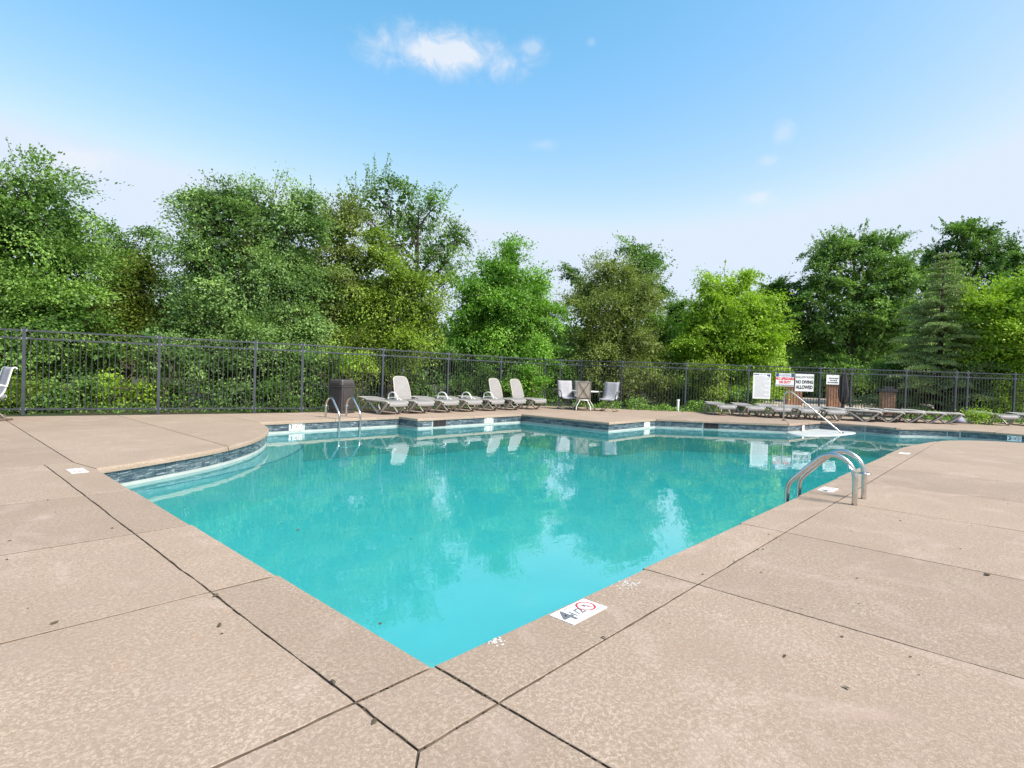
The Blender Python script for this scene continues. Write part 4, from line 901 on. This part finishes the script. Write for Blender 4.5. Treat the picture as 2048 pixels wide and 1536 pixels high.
TREE_LOBES = {
    't1': [(0.84, 18.1, 5.11, 1.42, 1.15), (0.54, 18.84, 3.6, 1.79, 1.65), (1.58, 18.28, 3.99, 0.85, 1.2), (1.23, 17.59, 2.25, 1.35, 1.08), (-0.55, 18.7, 4.18, 1.56, 2.07), (0.74, 18.54, 0.87, 1.51, 0.96)],
    't2': [(3.38, 19.18, 3.53, 1.08, 1.14), (3.94, 19.05, 2.72, 0.81, 0.84), (2.75, 19.09, 2.45, 0.92, 0.92), (3.28, 18.53, 1.71, 1.23, 0.92)],
    't2b': [(4.5, 24.56, 4.4, 1.39, 0.89), (3.96, 24.85, 5.71, 0.35, 0.83), (5.13, 23.79, 5.76, 0.36, 0.75), (4.54, 23.97, 5.32, 0.31, 0.49)],
    't4': [(5.7, 16.9, 3.9, 1.76, 1.44), (5.07, 16.9, 5.66, 0.94, 0.86), (6.0, 17.01, 6.45, 0.65, 0.73), (4.83, 17.41, 4.68, 0.87, 1.1), (4.74, 17.47, 6.34, 0.39, 0.31), (6.58, 16.46, 5.69, 1.06, 1.22), (7.12, 15.51, 5.9, 0.68, 0.97), (7.4, 16.69, 4.13, 1.27, 1.44), (4.62, 16.66, 2.52, 1.06, 0.98), (5.96, 16.29, 2.16, 1.58, 0.95), (7.42, 15.59, 2.41, 0.73, 0.82), (5.67, 16.28, 1.05, 1.56, 0.78)],
    't5': [(9.49, 16.71, 4.44, 1.38, 1.38), (8.66, 16.55, 5.89, 0.89, 1.15), (9.27, 16.11, 6.48, 0.54, 0.89), (9.27, 17.7, 3.37, 1.22, 1.22), (9.01, 16.11, 1.85, 1.24, 0.8)],
    't6': [(13.75, 19.29, 6.86, 1.36, 1.36), (12.78, 19.53, 8.69, 0.94, 1.0), (11.89, 19.68, 7.95, 0.87, 0.98), (13.57, 18.82, 8.31, 0.63, 1.01), (14.73, 18.17, 8.59, 0.59, 1.18), (14.81, 17.58, 6.62, 0.78, 1.12), (15.44, 17.3, 6.93, 0.45, 0.72), (16.13, 18.37, 5.66, 0.52, 0.71), (14.74, 18.68, 5.37, 1.27, 1.15)],
    't7': [(10.84, 14.61, 4.27, 0.9, 1.08), (10.14, 15.5, 5.5, 0.63, 0.9), (10.36, 15.74, 3.75, 1.19, 1.19), (11.49, 14.81, 3.09, 1.02, 1.02), (10.52, 14.97, 2.1, 1.35, 0.81), (8.87, 15.21, 1.24, 0.85, 0.68)],
    't8': [(15.95, 14.71, 3.71, 2.03, 1.5), (16.26, 14.81, 6.22, 0.52, 0.78), (15.44, 14.57, 5.11, 1.09, 0.94), (16.68, 14.4, 4.85, 1.08, 0.98), (14.5, 15.05, 3.99, 0.87, 0.93), (17.15, 13.75, 3.57, 0.86, 1.08), (14.52, 15.3, 2.35, 0.94, 0.94), (16.11, 14.48, 2.01, 1.92, 1.07), (16.4, 15.29, 0.7, 1.98, 0.99)],
    't9': [(20.37, 12.28, 3.81, 2.06, 1.6), (20.34, 12.33, 5.4, 1.48, 1.14), (20.27, 13.49, 4.67, 1.06, 1.29), (21.37, 11.23, 4.77, 0.8, 1.26), (20.82, 11.2, 2.68, 1.35, 1.24), (19.54, 12.48, 2.39, 1.23, 1.12), (20.51, 11.99, 1.08, 2.28, 1.02)],
    't10': [(25.25, 13.88, 5.4, 1.62, 1.35), (25.83, 14.33, 8.11, 0.55, 0.77), (25.25, 13.34, 6.75, 0.91, 1.07), (25.52, 12.7, 5.57, 0.48, 0.93), (23.44, 16.59, 6.45, 0.55, 0.6)],
    't11': [(24.15, 11.76, 3.51, 0.95, 0.95), (23.99, 11.36, 2.38, 0.99, 0.99)],
    't12': [(54.06, 25.74, 8.1, 1.27, 1.38), (54.03, 24.39, 6.89, 1.25, 1.25)],
    't13': [(24.66, 8.21, 3.11, 2.09, 1.39), (24.85, 8.6, 5.16, 1.41, 1.18), (24.21, 8.89, 4.26, 1.31, 0.98), (24.41, 7.21, 3.98, 1.03, 0.94), (23.77, 9.51, 3.54, 1.12, 1.29), (25.27, 6.68, 3.13, 0.73, 1.02), (23.91, 9.51, 1.91, 1.13, 0.82), (25.36, 8.18, 1.74, 2.01, 1.07), (23.77, 8.44, 0.44, 1.94, 0.8)],
    't14': [(38.65, 10.55, 5.09, 1.62, 1.62), (39.09, 11.09, 7.14, 1.03, 0.86), (38.7, 9.96, 5.75, 0.94, 1.27)],
    't15': [(39.74, 6.15, 6.95, 2.86, 1.75), (40.39, 6.96, 10.28, 1.7, 0.92), (38.79, 7.73, 9.18, 1.41, 1.35), (40.56, 5.57, 9.4, 1.76, 1.34), (39.58, 8.43, 7.41, 1.49, 1.49), (40.16, 4.12, 7.78, 0.8, 1.23), (38.83, 7.86, 5.02, 2.0, 1.62), (40.19, 5.59, 4.42, 2.39, 1.75), (39.81, 8.92, 3.12, 1.51, 1.41), (39.25, 6.42, 2.15, 2.7, 0.95), (39.97, 4.26, 5.3, 1.39, 2.01)],
    't16': [(46.41, 1.09, 7.1, 3.65, 2.32), (47.07, 1.54, 11.32, 1.35, 1.18), (46.66, 2.53, 9.95, 1.37, 1.43), (46.6, 0.18, 9.84, 1.31, 1.31), (46.84, 3.33, 8.68, 1.56, 1.56), (46.6, -0.72, 8.61, 1.29, 1.45), (46.19, -2.3, 6.85, 1.86, 2.48)],
    't18': [(29.49, -1.73, 3.07, 1.43, 1.22), (28.98, -0.92, 4.65, 1.07, 0.78), (29.25, -1.67, 4.84, 1.11, 0.85), (29.57, -0.8, 3.3, 0.95, 1.01), (29.91, -1.47, 1.85, 1.36, 0.94), (29.94, -2.45, 3.9, 1.62, 1.92)],
    'shrubs': [(0.62, 15.71, 0.27, 0.66, 0.45), (1.49, 15.81, 0.32, 0.69, 0.5), (2.56, 15.61, 0.39, 0.66, 0.55), (3.84, 15.31, 0.26, 0.52, 0.48), (4.9, 14.63, 0.43, 0.56, 0.59), (5.71, 14.22, 0.3, 0.6, 0.49)],
    'shrubs2': [(0.34, 16.65, 1.39, 0.74, 0.86), (2.03, 17.09, 1.21, 0.82, 0.68), (3.34, 15.35, 1.28, 0.67, 0.81), (4.48, 15.38, 1.39, 0.86, 0.64), (6.39, 15.12, 1.55, 0.61, 0.92), (7.05, 13.88, 1.13, 0.68, 0.9), (8.23, 14.16, 1.32, 0.64, 0.64), (7.68, 14.36, 0.28, 0.63, 0.47), (7.17, 15.33, 0.31, 0.4, 0.48)],
    'shrubs3': [(11.22, 16.18, 0.62, 0.92, 0.96), (12.05, 14.8, 0.59, 0.91, 0.85), (13.08, 13.97, 0.44, 0.95, 0.69), (13.96, 12.96, 0.58, 0.86, 0.76), (15.21, 12.53, 0.69, 0.71, 0.82), (13.17, 15.59, 1.67, 1.01, 0.8)],
    'shrubs4': [(18.68, 13.98, 0.19, 0.82, 0.59), (19.78, 12.82, 0.24, 0.91, 0.59), (20.01, 11.14, 0.55, 0.99, 0.79), (21.06, 10.27, 0.7, 0.93, 0.88), (21.98, 9.29, 0.52, 0.8, 0.71), (21.4, 8.04, 1.01, 0.88, 1.05), (22.37, 7.03, 0.53, 0.84, 0.55)],
    'shrubs5': [(28.44, 0.03, 0.84, 0.75, 0.75), (28.37, -1.08, 0.8, 0.84, 0.72), (28.48, -1.66, 1.03, 0.71, 0.91), (28.7, 2.52, 1.5, 0.9, 0.9), (27.32, 3.99, 0.98, 0.9, 0.67)],
    'woods': [(2.19, 58.13, 3.57, 6.16, 4.62), (10.12, 56.67, 2.07, 6.85, 3.86), (19.33, 54.18, 3.02, 7.59, 4.74), (29.34, 48.77, 3.56, 8.12, 5.07), (39.49, 41.04, 2.51, 7.39, 4.22), (46.9, 33.46, 2.34, 7.43, 3.71), (52.21, 24.72, 2.64, 6.16, 3.33), (55.26, 15.93, 2.39, 5.76, 2.88), (58.03, 8.24, 3.07, 6.33, 3.16), (57.98, 1.27, 3.58, 6.15, 3.28), (57.95, -3.69, 4.37, 4.55, 3.79)],
}
TL = TREE_LOBES
def mean_xy(l): return (sum(a[0] for a in l)/len(l), sum(a[1] for a in l)/len(l))
def T_(key, label, mat, seed, base=None, **kw):
    l = TL[key]; b = base or (*mean_xy(l), -0.1)
    return tree('deciduous_tree', label, l, b, LM[mat], seed, group='trees of the wood beyond the fence', **kw)
T_('t1', 'tall dense mid-green tree rising at the picture edge above the bowed chair', 'mid', 1, leaf=.105, trunk_r=.2, dens=2.1)
T_('t2', 'low olive-brown tree in the dip between the two tallest dense trees', 'olive', 2, leaf=.105, flat=.35)
T_('t2b', 'thin sparse saplings poking up behind the low olive-brown tree', 'deep', 3, leaf=.13, dens=.55, twigs=9, tip=1.2, fill=0.1)
T_('t4', 'largest broad blue-green tree, directly above the second fence post', 'blue', 4, leaf=.105, trunk_r=.24, dens=2.1)
T_('t5', 'dull olive tree squeezed between the broad blue-green and the yellow-green tree', 'olivedull', 5, leaf=.105)
T_('t6', 'tall airy tree with upright sprays standing out against the sky', 'mid', 6, leaf=.13, dens=0.48, twigs=9, tip=1.3, trunk_r=.2, inner=.85, fill=0.12)
T_('t7', 'yellow-green tree with pale tips in front of the tall airy tree', 'yellow', 7, leaf=.105)
T_('t8', 'fresh bright green cone-shaped tree above the raised loungers', 'bright', 8, leaf=.125, trunk_r=.16)
T_('t9', 'round dull olive tree above the patio chairs', 'olivedull', 9, leaf=.105, dens=1.1, trunk_r=.2)
T_('t10', 'slim dark pointed tree peeping out behind the round dull olive tree', 'deep', 10, leaf=.15, dens=0.55, twigs=9, tip=1.3, fill=0.15)
T_('t11', 'small bright tree tucked between the round olive and the lime-green tree', 'bright', 11, leaf=.14)
T_('t12', 'far dark trees seen small in the gap beside the lime-green tree', 'deep', 12, leaf=.2, cr=.7)
T_('t13', 'lime-green airy tree with several stems above the tall printed board', 'lime', 13, leaf=.14, dens=.8, stems=3, trunk_r=.13, twigs=7, fill=0.45)
T_('t14', 'small dark tree in the gap behind the lime-green tree', 'deep', 14, leaf=.19)
T_('t15', 'large rounded green tree with an open twiggy crown beside the conifer', 'mid', 15, leaf=.17, dens=0.6, trunk_r=.3, cr=.55, twigs=7, fill=0.2)
T_('t16', 'tall open-crowned tree rising behind the conifer', 'deep', 16, leaf=.19, dens=0.5, trunk_r=.3, cr=.55, twigs=8, tip=1.3, fill=0.12)
T_('t18', 'yellow-green bushy tree at the picture edge past the conifer', 'lime', 18, leaf=.14)

# drooping conifer
def conifer(base, H, R, seed):
    rng = np.random.default_rng(seed); rr = random.Random(seed)
    t = empty('cedar_tree', base); tag(t, 'drooping grey-green conifer with layered branches behind the fence', 'tree')
    tb = MB(); tb.tube([(0, 0, -.1), (.03, 0, H*.5), (0, .02, H)], [.13, .09, .015], 8)
    Ps, As, Ns, Ts, Ls = [], [], [], [], []
    z = .25; lev = 0
    while z < H-.1:
        f_ = 1-z/H; ln0 = R*(f_**.72)*1.02+.10; nb = 7 if f_ > .3 else 5; a0 = rr.uniform(0, 6)
        for i in range(nb):
            az = a0+i*2*math.pi/nb+rr.uniform(-.3, .3); ln = ln0*rr.uniform(.5, 1.15); rise = rr.uniform(.12, .30)*ln; dr = rr.uniform(.16, .30)*ln
            d = np.array([math.cos(az), math.sin(az), 0]); sd_ = np.array([-d[1], d[0], 0])
            def bp(u): return d*ln*u + np.array([0, 0, z+rise*u*1.6-dr*u*u*1.45])
            pts = [bp(u) for u in np.linspace(0, 1, 7)]; tb.tube(pts, [.03*f_+.012-(.012+.03*f_-.004)*k_/6 for k_ in range(7)], 5, caps=False)
            # main axis and side twigs clothed with short upright needles
            axes = [(0.12, 1.0, None)]
            for u in np.arange(.22, .97, .085/max(.45, ln)*.9):
                for sgn in (-1, 1): axes.append((u, ln*(.34*(1-u)+.14)*rr.uniform(.7, 1.2), sgn))
            for u, l2, sgn in axes:
                if sgn is None:
                    m = int(ln*70); uu = rng.uniform(u, 1, m); P = np.array([bp(x) for x in uu]) ; ax = np.tile(d, (m, 1))
                else:
                    m = max(8, int(l2*50)); s = rng.random(m)*l2; dirn = unit(d*.75+sd_*sgn*.8); P = bp(u) + dirn*s[:, None] + np.array([0, 0, -1])*(s*s*.45)[:, None]; ax = np.tile(dirn, (m, 1))
                P = P + rng.normal(0, .018, (m, 3)); A = ax*.55 + np.array([0, 0, .55]) + rng.normal(0, .45, (m, 3))
                Ps.append(P); As.append(A); Ns.append(rng.normal(0, .6, (m, 3))+np.array([0, 0, .5])); Ts.append(rng.normal(.5, .2, m)); Ls.append(.095*rng.uniform(.6, 1.3, m))
        z += .22+.16*rr.random(); lev += 1
    P = np.concatenate(Ps); k = len(P)
    me = leaf_mesh('crown', P, np.concatenate(As), np.concatenate(Ns), np.concatenate(Ls), np.full((k, 1), .34), np.concatenate(Ts), LM['cedar']); inst('crown', me, t)
    tb.build('trunk', M['bark'], t)
conifer((29.3, 1.0, -0.1), 7.4, 2.75, 21)

# shrubs and saplings crowding the fence
SH_MAT = ['yellow', 'mid', 'yellow', 'mid', 'blue', 'mid']
def shrub(lobe, mat, label, seed, leaf=.10, per=85):
    x, y, z, rx, rz = lobe; rr = random.Random(seed); ls = []
    for i in range(4):
        a = rr.uniform(0, 6.28); ls.append((x+math.cos(a)*rx*.45, y+math.sin(a)*rx*.45, max(.25, z+rr.uniform(-.3, .35)*rz), rx*rr.uniform(.5, .72), rz*rr.uniform(.5, .75)))
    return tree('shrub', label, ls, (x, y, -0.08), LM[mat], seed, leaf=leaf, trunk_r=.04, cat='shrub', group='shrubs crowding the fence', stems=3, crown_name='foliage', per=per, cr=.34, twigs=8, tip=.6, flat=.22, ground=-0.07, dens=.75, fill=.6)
SHL = {
 'shrubs': ['pale yellow-green shrub behind the bowed chair at the picture edge', 'green low shrub right of the first full fence post', 'brightest yellow low shrub against the fence foot, mid first fence panel', 'green low shrub just past the second fence post', 'leafy shrub in front of the dark gap by the narrow fence panel', 'green shrub between the narrow fence panel posts'],
 'shrubs2': ['tall leafy bush above the bowed chair', 'bush behind the first fence panel at rail height', 'blue-green bush round the second fence post at rail height', 'blue-green bush hanging over the rail past the second post', 'dark leafy bush in the narrow fence panel', 'bush at rail height left of the dark bin', 'pale hanging sprays over the rail above the dark bin', 'low shrub directly behind the dark bin', 'low weedy shrub left of the dark bin'],
 'shrubs3': ['pale yellow-green bush behind the single raised backrest', 'leafy green bush behind the flat loungers', 'dark bush behind the middle loungers', 'dark bush behind the pair of raised backrests', 'fresh green bush between the raised loungers and patio chairs', 'bush reaching over the rail above the flat loungers'],
 'shrubs4': ['dark bush behind the first patio chair', 'dark bush behind the tan tilted panel', 'bush just past the last patio chair', 'dense bush behind the fence by the white pipe', 'low bush at the white pipe', 'yellow-green bush left of the tall printed board', 'low bush under the tall printed board'],
 'shrubs5': ['dark bush under the conifer edge', 'yellow-green bush behind the lone lounger', 'yellow-green bush at the picture edge past the lone lounger', 'dark bush behind the conifer'],
}
SHM = {'shrubs': ['yellow', 'mid', 'lime', 'deep', 'blue', 'deep'], 'shrubs2': ['mid', 'deep', 'blue', 'blue', 'deep', 'mid', 'lime', 'deep', 'mid'], 'shrubs3': ['yellow', 'mid', 'deep', 'deep', 'bright', 'mid'],
       'shrubs4': ['deep', 'deep', 'olivedull', 'olivedull', 'deep', 'yellow', 'mid'], 'shrubs5': ['deep', 'lime', 'lime', 'deep']}
sd_ = 100
for key in SHL:
    for lobe, lab, mt in zip(TL[key], SHL[key], SHM[key]):
        sd_ += 1; shrub(lobe, mt, lab, sd_)
shrub((23.75, -0.62, 0.16, .26, .24), 'lime', 'bright green weed growing at the deck edge beside the lone lounger', 160, .07, 40)
# ground cover along the fence foot and the far wood: masses nobody could count
rng = np.random.default_rng(77)
def cover(name, label, pts, k, spread, hmax, mat, leaf):
    pts = np.array(pts, float); d = np.linalg.norm(np.diff(pts, axis=0), axis=1); cum = np.r_[0, np.cumsum(d)]
    s = rng.uniform(0, cum[-1], k); j = np.clip(np.searchsorted(cum, s)-1, 0, len(d)-1); u = (s-cum[j])/d[j]; p = pts[j]+(pts[j+1]-pts[j])*u[:, None]
    w_ = np.abs(rng.normal(0, spread, k)); tdir = (pts[j+1]-pts[j])/d[j][:, None]; nrm = np.c_[-tdir[:, 1], tdir[:, 0]]
    q = p + nrm*w_[:, None]; h = hmax*(.35+.65*np.clip(.5+.5*np.sin(s*2.3)+.35*np.sin(s*5.9+1), 0, 1))*rng.random(k)**1.3
    P = np.c_[q, -0.07+h]; A = rng.normal(0, 1, (k, 3))+np.array([0, 0, .5]); N = rng.normal(0, .6, (k, 3))+np.array([0, 0, 1.0])
    me = leaf_mesh(name, P, A, N, leaf*rng.uniform(.6, 1.3, k), np.full((k, 1), .6), rng.normal(.45, .2, k), mat); o = inst(name, me); o['kind'] = 'stuff'; return o
cover('undergrowth', '', [(16.9, 11.9), (16.0, 12.75), (13.6, 12.95), (8.5, 13.05), (6.1, 13.2), (2.9, 14.2), (0.4, 14.9), (-2.5, 15.7), (-5, 16.2)][::-1], 8000, .8, .42, LM['mid'], .075).scale = (1, 1, 1)
cover('undergrowth', '', [(20.2, 7.0), (17.75, 9.8), (17.2, 11.6)], 6000, .5, .5, LM['mid'], .075)
cover('undergrowth', '', [(27.4, -1.6), (24.6, 1.9)], 3000, .5, .4, LM['mid'], .075)
wl_ = TL['woods']
arr, cent = crown([(x, y, max(z, 1.0), rx, rz) for x, y, z, rx, rz in wl_], rng, .5, dens=.8, per=80, cr=1.2, fill=.15, twigs=3, tip=1.5)
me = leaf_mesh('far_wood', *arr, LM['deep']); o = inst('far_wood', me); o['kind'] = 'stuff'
low = [(a[0], a[1], 1.0, a[3], 1.6) for a in wl_]

# ------------------------------------------------------------------ small things on the deck
def litter_piece(x, y, size, ang, name='dead_leaf'):
    b = MB(); n_ = 7; rr = random.Random(int((x*37+y*91)*10)); v = [(0, 0, .006)]
    for i in range(n_):
        a = 2*math.pi*i/n_; r_ = size*(.5 if i % 2 else .36)*rr.uniform(.75, 1.15); px, py = r_*math.cos(a)*1.0, r_*math.sin(a)*.42
        v.append((px*math.cos(ang)-py*math.sin(ang), px*math.sin(ang)+py*math.cos(ang), rr.uniform(.001, .009)))
    b.add(v, [(0, i+1, (i+1) % n_+1) for i in range(n_)])
    o = b.build(name, M['litter']); o.location = (x, y, 0.0012); return o
bits = [(-0.49, .96, .055, .9, 'greyish dead leaf lying inside the second slab of the bare deck side'), (1.16, -1.02, .035, .2, 'dead leaf in the middle of the broad slab below the marker'), (1.07, -1.28, .04, 1.1, 'dark curled leaf lying nearest the camera on the broad slab'),
        (3.33, -1.63, .10, -.1, 'dark weedy leaf clump in the joint at the picture edge'), (0.72, -0.36, .035, 1.5, 'dead leaf standing in the joint below the 4 1/2 marker'), (-0.36, .17, .05, 1.3, 'dark leaf stuck in the joint short of the corner slab'),
        (-0.39, -.15, .045, .8, 'curled leaf on the joint of the corner slab'), (-1.01, 1.49, .045, .3, 'dead leaf by the picture edge above the long cross joint'), (-0.37, 1.33, .05, .6, 'twiggy leaf beside the crossing of two deck joints'),
        (1.58, -1.16, .03, .4, 'small brown leaf beside the long joint across the broad slab')]
for x, y, s, a, lb_ in bits: tag(litter_piece(x, y, s, a), lb_, 'leaf', 'dead leaves fallen on the deck')
lb2 = MB(); rr = random.Random(3)
spots = [(-.63, 4.4), (2.58, -1.03), (4.63, -.98), (6.76, -.48), (.87, 11.3), (.92, 11.07), (1.19, 11.15), (-.1, 11.2), (-.12, 9.7), (-.11, 9.55), (-1, 3.16), (1.9, -.32), (2.3, -.36), (2.7, -.38), (3.1, -.42), (3.2, -.3)]
for i in range(60): spots.append((rr.uniform(-1.6, 7), rr.uniform(-3, -.4)) if i % 3 else (rr.uniform(-3.5, -.1), rr.uniform(.1, 8)))
for x, y in spots:
    s = rr.uniform(.004, .015); a = rr.uniform(0, 6.28); c_, s_ = math.cos(a)*s, math.sin(a)*s
    lb2.add([(x-c_, y-s_, .0015), (x+s_*.4, y-c_*.4, .006), (x+c_, y+s_, .002), (x-s_*.4, y+c_*.4, .007)], [(0, 1, 2), (0, 2, 3)])
o = lb2.build('leaf_litter', M['litter']); o['kind'] = 'stuff'
# crumbs caught in the joints
lb3 = MB()
for i in range(230):
    if i % 2: x, y = rr.choice([(-.37, rr.uniform(-.37, 6.4)), (rr.uniform(-.37, 10), -.37), (-.37+rr.gauss(0, .01), rr.uniform(0.2, 4.4))])
    else: x, y = rr.choice([(rr.uniform(-1.6, -.4), 1.41), (rr.uniform(-1.6, -.4), 0), (1.72, rr.uniform(-2.2, -.4)), (3.38, rr.uniform(-2.2, -.4)), (0, rr.uniform(-1, 0)), (rr.uniform(-.4, 0), 0)])
    s = rr.uniform(.003, .011); a = rr.uniform(0, 6.28); lb3.box((x+rr.gauss(0, .003), y+rr.gauss(0, .003), -.006), (s*2, s, .008), a)
o = lb3.build('joint_crumbs', M['litter']); o['kind'] = 'stuff'
# white mineral deposits on the near coping and efflorescence below the rounded edge
ws = MB()
for cx_, cy_, k_, sp_ in ((1.40, -.085, 34, .035), (.335, -.03, 22, .022)):
    for i in range(k_):
        x, y, r_ = cx_+rr.gauss(0, sp_), min(-.012, cy_+rr.gauss(0, sp_*.8)), rr.uniform(.004, .013)
        ws.add([(x, y, .0035)]+[(x+r_*rr.uniform(.7, 1.2)*math.cos(q*.898), y+r_*.7*rr.uniform(.7, 1.2)*math.sin(q*.898), .0008) for q in range(7)], [(0, q+1, (q+1) % 7+1) for q in range(7)])
o = ws.build('mineral_deposit', M['white_stain']); o['kind'] = 'stuff'

# specks floating on the water
fl = MB()
for i in range(46):
    x, y = rr.uniform(.3, 10), rr.uniform(.3, 8.6)
    if math.hypot(x+.35, y-10.2) < 4.5: continue
    s = rr.uniform(.006, .02); a = rr.uniform(0, 6.28); fl.add([(x+s*math.cos(a+q*1.257)*(1 if q % 2 else .6), y+s*math.sin(a+q*1.257)*.7, WZ+.002) for q in range(5)], [(0, 1, 2, 3, 4)])
o = fl.build('floating_specks', M['litter']); o['kind'] = 'stuff'
lf = litter_piece(.95, 3.05, .07, .6, 'floating_leaf'); lf.location.z = WZ+.002; tag(lf, 'single reddish brown leaf floating on the pool near the bare deck side', 'leaf')
